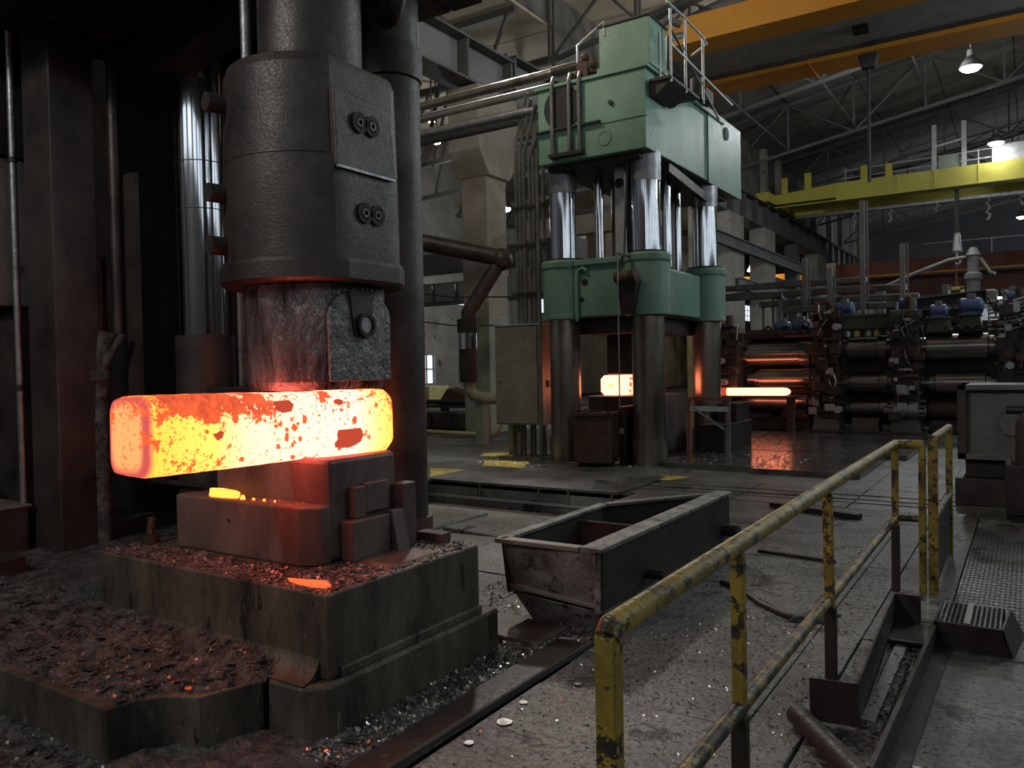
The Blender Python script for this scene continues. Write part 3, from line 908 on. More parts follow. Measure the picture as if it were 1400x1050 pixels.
t = thing('press_ram', 'black ram head holding the upper die, with round bolts on its flat face', 'press ram', (CX, CY, 2.12))
obj('ram_flange', loft([(flat_round(.49, .45), 2.125), (flat_round(.51, .465), 2.14), (flat_round(.51, .465), 2.225), (flat_round(.50, .455), 2.245)]), press_steel, t)
obj('ram_body', loft([(flat_round(.485, .43), 2.245), (flat_round(.485, .43), 2.30), (flat_round(.48, .425), 2.78)]), press_steel, t)
obj('ram_shell', loft([(flat_round(.478, .40), 2.785), (flat_round(.468, .39), 3.25), (flat_round(.45, .375), 3.30)]), press_steel, t)
px = CX + .425
panel = obj('cover_panel', MB().hexa([(px - .06, CY - .24, 2.72), (px + .012, CY - .24, 2.72), (px + .012, CY + .22, 2.72), (px - .06, CY + .22, 2.72)], [(px - .08, CY - .24, 3.13), (px - .002, CY - .24, 3.13), (px - .002, CY + .20, 3.10), (px - .08, CY + .20, 3.10)]), press_steel, t, 0.008)


def bolt_pair(x, y0, z, par):
    for dy in (-.048, .048):
        rg = obj('bolt_recess', MB().lathe((x - .01, y0 + dy, z), (1, 0, 0), [(.034, 0), (.056, 0), (.056, .022), (.034, .022)], 20, False), sub_floor, par)
    for dy in (-.048, .048):
        obj('bolt_head', MB().lathe((x - .01, y0 + dy, z), (1, 0, 0), [(.033, 0), (.033, .02), (.026, .026), (.012, .026), (.012, .012)], 18), press_steel, par)


bolt_pair(px + .006, CY - .02, 2.975, t)
bolt_pair(px + .004, CY + .01, 2.50, t)
obj('weld_bead', MB().bar((px + .014, CY - .24, 2.715), (px + .014, CY + .2, 2.715), .014, .014), bright_steel, panel)
for z in (3.10, 2.62, 2.34):
    a = Vector((CX - .22, CY - .42, z))
    b = obj('side_bolt', MB().cyl(a, a + Vector((-.02, -.10, 0)), .05, n=18), press_steel, t)
obj('ram_neck', MB().cyl((CX + .03, CY - .02, 3.28), (CX + .03, CY - .02, 4.31), .285, n=36), press_steel, t)
obj('neck_rod', MB().cyl((CX - .27, CY - .22, 3.28), (CX - .27, CY - .22, 4.31), .03, n=12), bright_steel, t)
obj('rod_clamp', MB().box(CX - .31, CX - .23, CY - .26, CY - .18, 3.28, 3.40), press_steel, t, .01)

# ---- press columns and frame
t = thing('press_column', 'thick dark round press column right of the ram, collared at the top', 'column', (-3.78, 4.30, 0))
obj('column_shaft', MB().cyl((-3.78, 4.30, 0), (-3.78, 4.30, 4.31), .215, n=40), press_steel, t)
obj('column_collar', MB().lathe((-3.78, 4.30, 3.66), (0, 0, 1), [(.2, 0), (.232, .02), (.24, .12), (.232, .24), (.2, .26)], 40), press_steel, t)
obj('column_nut', MB().cyl((-3.78, 4.30, 0), (-3.78, 4.30, .62), .245, n=40), rust_steel, t, .01)
t = thing('press_column', 'polished chrome press column standing left behind the ram', 'column', (-5.70, 4.15, 0))
obj('chrome_shaft', MB().cyl((-5.70, 4.15, 1.96), (-5.70, 4.15, 4.26), .205, n=40), chrome, t)
obj('lower_sleeve', MB().cyl((-5.70, 4.15, 0), (-5.70, 4.15, 1.97), .235, n=36), press_steel, t)
for z in (3.36, 2.98):
    obj('column_ring', MB().lathe((-5.70, 4.15, z), (0, 0, 1), [(.206, 0), (.2065, .004), (.206, .008)], 40, False), black_steel, t)
solo('upright_strip', MB().box(-5.43, -5.39, 4.26, 4.30, 0, 4.1), grey_paint, 'thin pale upright strip just right of the chrome column', 'strip')
solo('perforated_guard', MB().box(-5.36, -5.33, 4.30, 4.42, 0, 4.2), press_steel, 'dark guard plate between chrome column and ram', 'guard')
solo('hanging_chain', MB().tube([(-5.30 + .02 * math.sin(k * 1.7), 4.36, 4.15 - k * .07) for k in range(14)], .022, 6), bright_steel, 'coiled chain hanging left of the ram side bolts', 'chain')
t = thing('press_crosshead', 'huge black press crosshead overhanging the ram at the top of the frame', 'crosshead', (-4.0, 4.0, 4.27))
obj('crosshead_beam', MB().box(-6.6, -3.60, 2.3, 4.84, 4.32, 6.0), black_steel, t, .03)
obj('crosshead_rib', MB().box(-3.60, -3.32, 2.6, 4.84, 4.32, 6.0), black_steel, t, .02)
obj('pipe_bend', MB().tube([(-3.34, 3.62, 4.34), (-3.15, 3.62, 4.1), (-3.12, 3.63, 3.85), (-3.2, 3.68, 3.78), (-3.3, 3.74, 3.80)], .06, 12), press_steel, t)
obj('crosshead_gusset', MB().hexa([(-6.2, 3.7, 3.9), (-4.3, 3.7, 4.27), (-4.3, 4.0, 4.27), (-6.2, 4.0, 3.9)], [(-6.2, 3.7, 4.3), (-4.3, 3.7, 4.3), (-4.3, 4.0, 4.3), (-6.2, 4.0, 4.3)]), black_steel, t)

# ---- left frame
t = thing('frame_post', 'broad flat black frame post at left with a faint sheen', 'post', (-6.3, 3.3, 0))
obj('post_web', MB().box(-6.52, -6.12, 3.16, 3.50, 0.0, 4.31), press_steel, t, .01)
obj('post_sole', MB().box(-6.54, -6.08, 3.13, 3.53, 0.0, .05), black_steel, t, .01)
t = solo('steel_conduit', MB().tube([(-6.60, 3.12, 5.2), (-6.60, 3.12, 3.2), (-6.595, 3.12, 2.0), (-6.58, 3.12, 0)], .026, 12), bright_steel, 'shiny vertical conduit along the left edge of the flat post', 'conduit')
obj('pipe_coupling', MB().cyl((-6.60, 3.12, 3.32), (-6.60, 3.12, 3.36), .033, n=12), black_steel, t)
obj('pipe_coupling', MB().cyl((-6.592, 3.12, 1.55), (-6.591, 3.12, 1.60), .034, n=12), black_steel, t)
solo('frame_backing', MB().box(-6.6, -6.05, 4.66, 4.76, 0, 4.3), black_steel, 'dark backing plate deep between flat post and chrome column', 'plate')
solo('round_post', MB().cyl((-6.13, 3.66, 2.0), (-6.13, 3.66, 4.31), .045, n=16), press_steel, 'slim dark upright pole between flat post and chrome column', 'pole')
solo('guide_plate', MB().box(-6.08, -5.93, 3.70, 3.74, 1.1, 3.26), press_steel, 'narrow dark guide plate hanging beside the slim pole', 'plate')
t = solo('crusted_pipe', MB().tube([(-6.16, 3.50, 0), (-6.16, 3.50, 1.3), (-6.17, 3.52, 1.75), (-6.1, 3.56, 2.0)], .075, 12), scale_bed, 'scale crusted vertical pipe at left behind the billet end', 'pipe')
obj('crust_branch', MB().tube([(-6.16, 3.50, 1.65), (-6.05, 3.56, 1.85), (-5.98, 3.60, 1.98)], .03, 8), scale_bed, t)
obj('pipe_joint', MB().cyl((-6.16, 3.50, 1.62), (-6.16, 3.50, 1.70), .09, n=14), scale_bed, t)
solo('drain_pipe', MB().cyl((-6.30, 3.60, 0), (-6.30, 3.60, 2.6), .06, n=14), press_steel, 'dark drain pipe behind the flat post edge', 'pipe')
t = thing('guide_housing', 'black guide housing box behind the billet and left of the dies', 'housing', (-5.2, 4.3, .0))
obj('housing_body', MB().box(-5.42, -4.5, 3.95, 4.6, .80, 1.55), black_steel, t, .01)
obj('housing_lip', MB().box(-6.07, -4.48, 3.86, 3.90, .77, .805), press_steel, t, .004)
obj('housing_leg', MB().box(-5.4, -4.6, 4.42, 4.6, 0, .8), black_steel, t)
t = solo('wall_cabinet', MB().box(-7.6, -6.72, 3.05, 3.5, 2.22, 3.37), grey_paint, 'grey sheet panel at the far left edge beside the conduit', 'panel', bevel=.006)
solo('wall_cabinet', MB().box(-7.6, -6.74, 3.0, 3.5, 3.40, 5.4), black_steel, 'black upper panel above the grey sheet panel at left edge', 'panel', bevel=.006)
solo('wall_cabinet', MB().box(-7.6, -6.73, 3.2, 3.6, .5, 2.20), press_steel, 'dark lower panel below the grey sheet panel at left edge', 'panel', bevel=.006)
solo('side_plinth', MB().box(-7.2, -5.80, 2.3, 2.75, 0, .43), black_steel, 'low black plinth block at the lower left edge', 'plinth', bevel=.01)
t = solo('side_box', MB().box(-7.4, -6.48, 2.82, 3.10, 0.0, .66), press_steel, 'dark grey box standing behind the plinth at left', 'box', bevel=.01)
obj('box_lid', MB().box(-7.42, -6.46, 2.80, 3.12, .66, .68), grey_paint, t, .004)
# added dark screen behind the press so neither hall nor sky shows through
t = thing('press_side_screen', 'added black screen wall keeping the press dark at left', 'frame', (-7.5, 5.2, 0))
obj('frame_plate', MB().box(-9.5, -5.1, 5.2, 5.3, 0, 6.0), black_steel, t)
obj('return_plate', MB().box(-9.6, -9.5, -2.0, 5.3, 0, 6.0), black_steel, t)  # added to block the open sky at far left
obj('top_plate', MB().box(-9.6, -6.7, -2.0, 5.2, 6.0, 6.1), black_steel, t)
obj('frame_rib', MB().box(-6.6, -6.5, 5.05, 5.2, 0, 6.0), black_steel, t)
obj('frame_rib', MB().box(-5.3, -5.1, 5.0, 5.2, 0, 6.0), black_steel, t)

# ---- stepped shoe at the foot of the anvil with heaped scale
solo('anvil_shoe', MB().prism([(-4.6, 1.846), (-3.266, 1.846), (-3.247, 1.98), (-3.17, 2.06), (-3.152, 2.042 + .03), (-3.10, 2.10), (-3.037, 2.13), (-3.03, 2.15), (-2.945, 2.40), (-2.96, 2.41), (-4.6, 2.52)], 'z', 0.0, .25), anvil_steel, 'low notched steel shoe projecting from the anvil, heaped with scale', 'shoe', bevel=.008)


def heap(name, x0, x1, y0, y1, nx, ny, zf, mat, label, cat='scale', keep=None):
    m = MB()
    v = []
    for j in range(ny + 1):
        for i in range(nx + 1):
            x, y = x0 + (x1 - x0) * i / nx, y0 + (y1 - y0) * j / ny
            v.append((x, y, zf(x, y)))
    f = [(j * (nx + 1) + i, j * (nx + 1) + i + 1, (j + 1) * (nx + 1) + i + 1, (j + 1) * (nx + 1) + i) for j in range(ny) for i in range(nx)]
    if keep:
        f = [q for q in f if all(keep(v[i][0], v[i][1]) for i in q)]
    m.add(v, f, False)
    return solo(name, m, mat, label, cat, kind='stuff')


def nz(x, y, s, o=0):
    return noise.fractal(Vector((x * s, y * s, o)), 1.0, 2.1, 5)


def shoe_edge(x):
    # y of the shoe's camera side edge
    k = [(-9, 1.846), (-3.266, 1.846), (-3.247, 1.98), (-3.17, 2.06), (-3.037, 2.13), (-2.945, 2.40), (-2.0, 2.6)]
    for (xa, ya), (xb, yb) in zip(k, k[1:]):
        if x <= xb:
            return ya + (yb - ya) * (x - xa) / (xb - xa)
    return 2.6


def z_shoe(x, y):
    e = shoe_edge(x)
    d = (y - e)
    k = max(0.0, min(1.0, d / .07))
    u = max(0, min(1, (y - 1.9) / .64))
    lift = .012 + .085 * u ** 2.2
    if x > -3.1:
        lift *= max(0.15, (-2.93 - x) / .17) if x < -2.93 else .15
    if x < -4.2:
        pass
    return .243 + k * (lift + .024 * nz(x, y, 6) + .016 * abs(nz(x, y, 22, 4)) + .009 * nz(x, y, 55, 9)) - (1 - k) * .03


heap('scale_heap', -4.6, -2.95, 1.85, 2.56, 230, 100, z_shoe, scale_bed, 'heap of crushed reddish scale lying on the notched shoe', keep=lambda x, y: y > shoe_edge(x) - .002)


def z_ground(x, y):
    b = 0.0
    if x < -4.0:
        u = min(1, (-4.0 - x) / 1.0)
        b = .26 * u * u * (3 - 2 * u) * max(0, min(1, (y - 1.0) / .9))
    if x < -4.4 and y > 2.3:
        b += .03
    return b + .022 + .022 * nz(x, y, 3) + .016 * nz(x, y, 12, 3) + .010 * nz(x, y, 34, 6)


heap('scale_ground', -7.2, -2.2, .3, 2.62, 250, 120, z_ground, scale_bed, 'black crushed scale covering the ground at lower left')
heap('scale_ground', -7.4, -4.5, 2.62, 4.4, 90, 60, lambda x, y: z_ground(x, 2.62) + .05 * min(1, (y - 2.62)) + .012 * nz(x, y, 9, 3), scale_bed, 'scale drift at the feet of the left frame posts')
heap('scale_ground', -2.66, -2.18, 2.3, 4.5, 40, 160, lambda x, y: .008 + .012 * nz(x, y, 7) + .008 * nz(x, y, 30, 2), scale_bed, 'strip of black scale along the right face of the anvil')
solo('scale_flakes', crumbs(-2.66, -2.2, 2.2, 4.9, .012, 6500, .003, .014, .9, rej=lambda x, y: -2.4 < x and y < 4.15), glint_mat, 'glittering scale flakes strewn along the right of the anvil', 'flakes', kind='stuff')
solo('scale_flakes', crumbs(-2.15, -.88, 1.3, 5.2, .001, 3200, .0015, .009, .8), glint_mat, 'fine bright flakes scattered over the floor before the railing', 'flakes', kind='stuff')
solo('scale_flakes', crumbs(-4.6, -2.5, .9, 1.84, .04, 1400, .004, .014, .7, zf=z_ground), flake_mat, 'dull flakes on the scale ground below the shoe', 'flakes', kind='stuff')
solo('scale_flakes', crumbs(-4.55, -2.98, 1.87, 2.5, .27, 1500, .003, .012, .7, zf=z_shoe, rej=lambda x, y: y < shoe_edge(x) + .03), flake_mat, 'glinting flakes on the scale heaped over the shoe', 'flakes', kind='stuff')
solo('scale_flakes', crumbs(-6.6, -4.3, 1.4, 2.6, .04, 500, .005, .018, .6, zf=z_ground), flake_mat, 'flakes on the scale ground at the far lower left', 'flakes', kind='stuff')
solo('scale_flakes', crumbs(-3.5, -2.4, 3.95, 6.0, .0, 2400, .004, .018, .8), glint_mat, 'bright flakes on the floor between anvil and steel bin', 'flakes', kind='stuff')
solo('floor_grit', crumbs(-2.1, -.88, 3.6, 7.6, .0, 2600, .003, .013, .5), scale_bed, 'dark grit scattered on the floor between bin and railing', 'grit', kind='stuff')
solo('floor_grit', crumbs(-.84, -.66, 1.5, 5.0, .0, 900, .003, .012, .5), scale_bed, 'dark grit lying under the railing line', 'grit', kind='stuff')
solo('scale_flakes', crumbs(-8.4, -4.4, 11.3, 12.9, .0, 700, .01, .035, .5), flake_mat, 'scale scattered on the floor round the green press feet', 'flakes', kind='stuff')
solo('scale_flakes', crumbs(-5.0, -3.0, 12.2, 13.8, .09, 500, .01, .03, .5), flake_mat, 'scale scattered on the raised apron near the red frame', 'flakes', kind='stuff')
for k, (x, y, s, z) in enumerate(((-3.75, 2.05, .05, .262), (-4.35, 2.35, .07, .30), (-3.72, 2.28, .06, .30), (-3.38, 1.98, .035, .262))):
    c = [(x + s * math.cos(a) * (1.1 + .3 * math.sin(2.3 * a + k)), y + s * .6 * math.sin(a + .3)) for a in [i * .9 for i in range(7)]]
    solo('scale_lump', MB().hexa([(a, b, z) for a, b in c], [(a * .8 + x * .2, b * .8 + y * .2, z + .028) for a, b in c]), scale_bed, ['large flat scale lump in the middle of the heap', 'scale lump at the upper left of the heap', 'scale lump just below the anvil cove', 'small scale lump near the front edge of the shoe'][k], 'lump', 'scale lumps on the heap', bevel=.006)
solo('hot_scale_flake', MB().hexa([(-3.14, 2.13, .262), (-3.115, 2.135, .262), (-3.112, 2.15, .262), (-3.135, 2.155, .262)], [(-3.138, 2.133, .272), (-3.118, 2.138, .27), (-3.116, 2.148, .272), (-3.133, 2.152, .274)]), hot_ember, 'tiny red ember flake near the notch of the shoe', 'flake')
solo('scale_rubble', crumbs(-4.55, -3.0, 1.9, 2.5, .262, 420, .008, .038, .35, zf=z_shoe, rej=lambda x, y: y < shoe_edge(x) + .05), scale_bed, 'broken slabs of scale on the heap over the shoe', 'rubble', kind='stuff')
solo('scale_rubble', crumbs(-6.4, -2.5, .9, 1.82, .03, 900, .008, .034, .5, zf=z_ground), scale_bed, 'broken slabs of scale on the ground before the shoe', 'rubble', kind='stuff')
solo('scale_rubble', crumbs(-6.5, -4.62, 1.9, 2.6, .03, 500, .008, .04, .5, zf=z_ground), scale_bed, 'broken slabs of scale on the ground left of the anvil', 'rubble', kind='stuff')
# edge plank right of the anvil and thin bright flakes
solo('edge_plank', MB().hexa([(-2.36, 1.9, 0.0), (-2.19, 1.9, 0.0), (-2.17, 4.1, 0.0), (-2.40, 4.2, 0.0)], [(-2.35, 1.9, .04), (-2.20, 1.9, .042), (-2.18, 4.1, .038), (-2.39, 4.2, .026)]), black_steel, 'dark flat plank lying beside the anvil toward the bin', 'plank', bevel=.008)
solo('scrap_plate', MB().hexa([(-3.05, 4.0, 0.0), (-2.42, 3.95, 0.0), (-2.42, 4.35, 0.0), (-3.0, 4.4, 0.0)], [(-3.04, 4.01, .03), (-2.43, 3.96, .035), (-2.43, 4.34, .03), (-2.99, 4.39, .026)]), die_steel, 'flat scrap plate under the near edge of the steel bin', 'plate', bevel=.006)
for k, (x, y, s) in enumerate(((-2.06, 3.05, .038), (-2.10, 3.28, .022), (-1.98, 3.62, .02), (-2.08, 2.80, .022))):
    c = [(x + s * math.cos(a) * (1 + .2 * math.sin(3 * a + k)), y + s * math.sin(a)) for a in [i * .785 for i in range(8)]]
    solo('bright_flake', MB().hexa([(a, b, .004) for a, b in c], [(a, b, .009) for a, b in c]), flake_mat, ['largest round silvery flake on the floor right of the plank', 'small silvery flake beyond the largest round one', 'silvery flake farthest toward the bin', 'silvery flake nearest the bottom edge of the view'][k], 'flake')

# ================================================================ STEEL BIN
t = thing('steel_bin', 'long open dark steel skip bin on the floor beside the railing', 'bin', (-2.5, 5.4, 0))
zt = .56
obj('right_wall', MB().box(-2.19, -2.165, 4.30, 6.72, .17, zt - .02), black_steel, t, .006)
obj('right_rim', MB().box(-2.30, -2.15, 4.26, 6.75, zt - .03, zt), bin_steel, t, .006)
obj('front_wall', MB().hexa([(-2.84, 4.33, .25), (-2.19, 4.30, .20), (-2.19, 4.325, .20), (-2.84, 4.355, .25)], [(-2.865, 4.26, zt - .02), (-2.19, 4.25, zt - .02), (-2.19, 4.275, zt - .02), (-2.865, 4.285, zt - .02)]), bin_steel, t, .004)
obj('front_rim', MB().hexa([(-2.90, 4.22, zt - .03), (-2.30, 4.24, zt - .03), (-2.30, 4.31, zt - .03), (-2.86, 4.31, zt - .03)], [(-2.90, 4.22, zt), (-2.30, 4.24, zt), (-2.30, 4.31, zt), (-2.86, 4.31, zt)]), grey_paint, t, .005)
obj('left_wall', MB().hexa([(-2.86, 4.30, .2), (-2.835, 4.30, .2), (-2.835, 6.0, .2), (-2.86, 6.0, .2)], [(-2.88, 4.27, zt - .02), (-2.855, 4.27, zt - .02), (-2.855, 6.0, zt - .02), (-2.88, 6.0, zt - .02)]), black_steel, t)
obj('left_rim', MB().box(-2.91, -2.83, 4.24, 5.75, zt - .025, zt), bin_steel, t, .005)
obj('back_wall', MB().hexa([(-2.86, 5.75, .2), (-2.19, 6.70, .2), (-2.19, 6.72, .2), (-2.86, 5.78, .2)], [(-2.87, 5.75, zt - .01), (-2.19, 6.70, zt - .01), (-2.19, 6.72, zt - .01), (-2.87, 5.78, zt - .01)]), black_steel, t)
obj('back_rim', MB().hexa([(-2.91, 5.72, zt - .025), (-2.83, 5.70, zt - .025), (-2.24, 6.64, zt - .025), (-2.20, 6.75, zt - .025)], [(-2.91, 5.72, zt), (-2.83, 5.70, zt), (-2.24, 6.64, zt), (-2.20, 6.75, zt)]), grey_paint, t, .004)
obj('partition', MB().hexa([(-2.85, 5.28, .2), (-2.2, 5.28, .2), (-2.2, 5.30, .2), (-2.85, 5.30, .2)], [(-2.86, 5.28, .50), (-2.2, 5.28, .50), (-2.2, 5.30, .50), (-2.86, 5.30, .50)]), rust_steel, t)
obj('bottom', MB().box(-2.84, -2.19, 4.34, 6.6, .18, .20), black_steel, t)
obj('tapered_base', MB().hexa([(-2.74, 4.42, 0.0), (-2.22, 4.40, 0.0), (-2.22, 6.5, 0.0), (-2.74, 6.0, 0.0)], [(-2.83, 4.335, .19), (-2.18, 4.31, .16), (-2.18, 6.65, .17), (-2.83, 6.1, .19)]), bin_steel, t, .006)
obj('front_rib', MB().bar((-2.86, 4.32, .245), (-2.21, 4.29, .20), .03, .03), grey_paint, t, .006)
obj('corner_post', MB().box(-2.215, -2.175, 4.275, 4.32, .16, zt - .03), bin_steel, t, .004)
obj('lifting_pin', MB().cyl((-2.17, 4.95, .26), (-2.03, 4.95, .26), .035, n=14), black_steel, t)
obj('lifting_pin', MB().cyl((-2.17, 6.55, .26), (-2.03, 6.55, .26), .05, n=14), black_steel, t)
solo('flat_bar', MB().box(-3.15, -2.75, 6.85, 6.95, 0.0, .06), rust_steel, 'rusty flat bar on the floor behind the steel bin', 'bar', bevel=.005)

# ================================================================ RAILING
t = thing('guard_railing', 'long worn yellow pipe guard railing in the right foreground', 'railing', (-.8, 4.0, 0))
RXX = -.825
top = [(RXX, 1.66, 1.045), (RXX, 4.1, 1.05), (RXX + .01, 6.3, 1.055)]
obj('top_rail', MB().tube([(RXX, 1.655, 1.02), (RXX, 1.68, 1.042), (RXX, 4.1, 1.05), (RXX + .01, 6.28, 1.055), (RXX + .05, 6.31, 1.055), (-.63, 6.31, 1.055)], .032, 14), rail_yellow, t)
obj('lower_rail', MB().tube([(RXX, 1.5, .49), (RXX, 4.1, .50), (RXX + .01, 6.28, .525), (RXX + .05, 6.31, .525), (-.63, 6.31, .525)], .026, 12), rail_brown, t)
for x_, y_ in ((RXX, 2.642), (RXX + .01, 4.052), (RXX + .01, 6.282)):
    obj('post_foot', MB().box(x_ - .026, x_ + .026, y_ - .026, y_ + .026, 0, .47), black_steel, t, .006)
obj('post', MB().box(RXX - .026, RXX + .026, 1.635, 1.687, 0, 1.03), rail_yellow, t, .006)
obj('post', MB().box(RXX - .022, RXX + .022, 2.62, 2.664, 0, 1.02), rail_yellow, t, .006)
obj('post', MB().hexa([(RXX - .01, 4.03, 0), (RXX + .034, 4.03, 0), (RXX + .034, 4.075, 0), (RXX - .01, 4.075, 0)], [(RXX - .022, 4.03, 1.02), (RXX + .022, 4.03, 1.02), (RXX + .022, 4.075, 1.02), (RXX - .022, 4.075, 1.02)]), rail_yellow, t, .006)
obj('post', MB().box(RXX - .012, RXX + .032, 6.26, 6.305, 0, 1.03), rail_yellow, t, .006)
obj('post', MB().box(-.665, -.62, 6.28, 6.325, 0, 1.055), rail_yellow, t, .006)
t = thing('gate_railing', 'short yellow and black railing section behind the long railing corner', 'railing', (-.57, 6.9, 0))
obj('post', MB().box(-.605, -.545, 6.28, 6.34, 0, 1.10), rail_yellow, t, .006)
obj('post', MB().box(-.60, -.55, 7.62, 7.67, 0, 1.08), rail_yellow, t, .006)
obj('top_rail', MB().tube([(-.575, 6.30, 1.10), (-.575, 7.66, 1.085)], .028, 12), rail_yellow, t)
obj('lower_rail', MB().tube([(-.575, 6.34, .53), (-.575, 7.64, .52)], .028, 12), rail_brown, t)
obj('infill_panel', MB().box(-.58, -.57, 6.34, 7.62, .03, .51), black_steel, t)

# kick plate frame at the railing foot
t = thing('kick_frame', 'black angle iron frame with kick plates on the floor at the railing foot', 'frame', (-.7, 4.6, 0))
obj('front_plate', MB().hexa([(-.86, 3.80, 0), (-.655, 3.83, 0), (-.655, 3.84, 0), (-.86, 3.81, 0)], [(-.86, 3.79, .20), (-.655, 3.82, .20), (-.655, 3.83, .20), (-.86, 3.80, .20)]), black_steel, t)
obj('side_plate', MB().hexa([(-.665, 3.83, 0), (-.655, 3.83, 0), (-.715, 5.45, 0), (-.725, 5.45, 0)], [(-.665, 3.83, .20), (-.655, 3.83, .20), (-.715, 5.45, .20), (-.725, 5.45, .20)]), black_steel, t)
obj('back_plate', MB().box(-.72, -.57, 5.45, 5.46, 0, .20), black_steel, t)
obj('angle_foot', MB().box(-.66, -.60, 3.9, 5.3, 0, .012), grey_paint, t)
obj('outer_angle', MB().hexa([(-.52, 3.2, 0), (-.50, 3.2, 0), (-.45, 5.4, 0), (-.47, 5.4, 0)], [(-.52, 3.2, .13), (-.50, 3.2, .13), (-.45, 5.4, .13), (-.47, 5.4, .13)]), black_steel, t)
obj('outer_flange', MB().hexa([(-.50, 3.2, 0), (-.42, 3.2, 0), (-.38, 5.4, 0), (-.45, 5.4, 0)], [(-.50, 3.2, .012), (-.42, 3.2, .012), (-.38, 5.4, .012), (-.45, 5.4, .012)]), black_steel, t)
obj('cross_plate', MB().box(-.70, -.47, 5.05, 5.42, .02, .035), press_steel, t)
obj('loose_grit', crumbs(-.66, -.50, 3.6, 5.05, .0, 900, .004, .02, .6), scale_bed, t, kind='stuff')
t = thing('step_tread', 'black grated step box on the floor right of the railing corner', 'step', (-.27, 5.35, 0))
x0, x1, y0, y1 = -.47, -.13, 5.14, 5.60
obj('tread_front', MB().hexa([(x0, y0, 0), (x1 + .03, y0, 0), (x1 + .03, y0 + .012, 0), (x0, y0 + .012, 0)], [(x0, y0, .15), (x1, y0, .15), (x1, y0 + .012, .15), (x0, y0 + .012, .15)]), black_steel, t)
obj('tread_back', MB().box(x0, x1, y1 - .012, y1, 0, .15), black_steel, t)
obj('tread_end', MB().hexa([(x1 + .03, y0, 0), (x1 + .05, y0, 0), (x1 + .10, y1, 0), (x1 + .08, y1, 0)], [(x1 - .01, y0, .15), (x1 + .0, y0, .15), (x1 + .03, y1, .15), (x1 + .02, y1, .15)]), black_steel, t)
obj('tread_end', MB().box(x0, x0 + .012, y0, y1, 0, .15), black_steel, t)
for k in range(13):
    xx = x0 + .02 + k * .025
    obj('grate_bar', MB().box(xx, xx + .008, y0 + .012, y1 - .012, .125, .152), press_steel, t)
for k in range(9):
    yy = y0 + .04 + k * .048
    obj('cross_bar', MB().box(x0 + .012, x1 - .005, yy, yy + .007, .135, .150), press_steel, t)
obj('centre_strap', MB().box(x0 + .15, x0 + .18, y0, y1, .15, .162), grey_paint, t)
solo('steel_offcut', MB().cyl((-.90, 3.72, .05), (-.52, 3.22, .05), .05, n=12), black_steel, 'short dark bar end lying before the kick plates', 'bar')
solo('white_scrap', MB().hexa([(-.415, 3.56, .0), (-.39, 3.53, 0), (-.375, 3.57, 0)], [(-.415, 3.56, .006), (-.39, 3.53, .006), (-.375, 3.57, .006)]), pale_metal, 'small white scrap of paper on the floor at lower right', 'scrap')
m = MB().tube([(-1.95, 5.85, .012), (-1.75, 5.7, .012), (-1.55, 5.45, .012), (-1.35, 5.28, .012), (-1.2, 5.25, .012)], .022, 8)
solo('floor_bar', m, black_steel, 'dark bent bar lying on the floor right of the steel bin', 'bar')
solo('floor_rag', MB().hexa([(-1.32, 5.18, 0), (-1.1, 5.25, 0), (-1.02, 5.5, 0), (-1.2, 5.5, 0)], [(-1.28, 5.22, .03), (-1.13, 5.28, .035), (-1.07, 5.44, .03), (-1.18, 5.44, .04)]), hose_black, 'crumpled black rag beside the bent bar on the floor', 'rag', bevel=.01)
solo('floor_bar', MB().bar((-2.0, 7.0, .015), (-1.35, 6.9, .015), .05, .025), black_steel, 'straight flat bar on the floor beyond the steel bin', 'bar')
solo('floor_bar', MB().bar((-2.5, 9.3, .03), (-1.5, 8.95, .03), .10, .05), black_steel, 'dark timber bar on the floor behind the railing post', 'bar')

# ================================================================ GREEN PRESS
t = thing('green_press', 'tall green four column hydraulic press working a glowing block', 'press', (-6.1, 13.7, 0))
PC = [(-6.94, 12.45), (-5.35, 12.45), (-5.33, 15.25), (-6.94, 15.25)]
for i, (x, y) in enumerate(PC):
    c = obj('pillar', MB().cyl((x, y, 0.0), (x, y, 2.52), .272, n=36), dull_column, t)
    obj('foot_nut', MB().cyl((x, y, 0.0), (x, y, .42), .30, n=36), rust_steel if i == 3 else dull_column, c)
    obj('chrome_shaft', MB().cyl((x, y, 3.50), (x, y, 4.72), .235, n=40), chrome, c)
    obj('upper_sleeve', MB().cyl((x, y, 4.72), (x, y, 5.2), .25, n=36), bright_steel, c)
    k = obj('guide_collar', MB().lathe((x, y, 2.5), (0, 0, 1), [(.30, 0), (.385, .0), (.385, .07), (.375, .08), (.375, .86), (.40, .90), (.405, .98), (.39, 1.02), (.30, 1.03)], 40), green_paint, t)
    obj('collar_seal', MB().lathe((x, y, 3.52), (0, 0, 1), [(.24, 0), (.33, .005), (.33, .035), (.24, .05)], 36), black_steel, k)
cr = obj('moving_crosshead', MB().box(-6.85, -5.45, 12.25, 15.5, 2.52, 3.42), green_paint, t, .02)
obj('crosshead_ledge', MB().box(-6.6, -5.68, 12.18, 12.26, 3.40, 3.50), green_paint, cr, .01)
obj('crosshead_side', MB().box(-5.47, -5.28, 12.95, 14.8, 2.55, 3.35), green_paint, cr, .02)
obj('port_hole', MB().cyl((-6.42, 12.26, 3.12), (-6.42, 12.24, 3.12), .06, n=14), sub_floor, cr)
obj('port_hole', MB().cyl((-6.48, 12.26, 2.82), (-6.48, 12.24, 2.82), .045, n=12), sub_floor, cr)
obj('bent_pipe', MB().tube([(-6.55, 12.2, 2.45), (-6.55, 12.2, 3.2), (-6.52, 12.2, 3.32), (-6.43, 12.2, 3.36), (-6.36, 12.2, 3.3)], .03, 8), green_paint, cr)
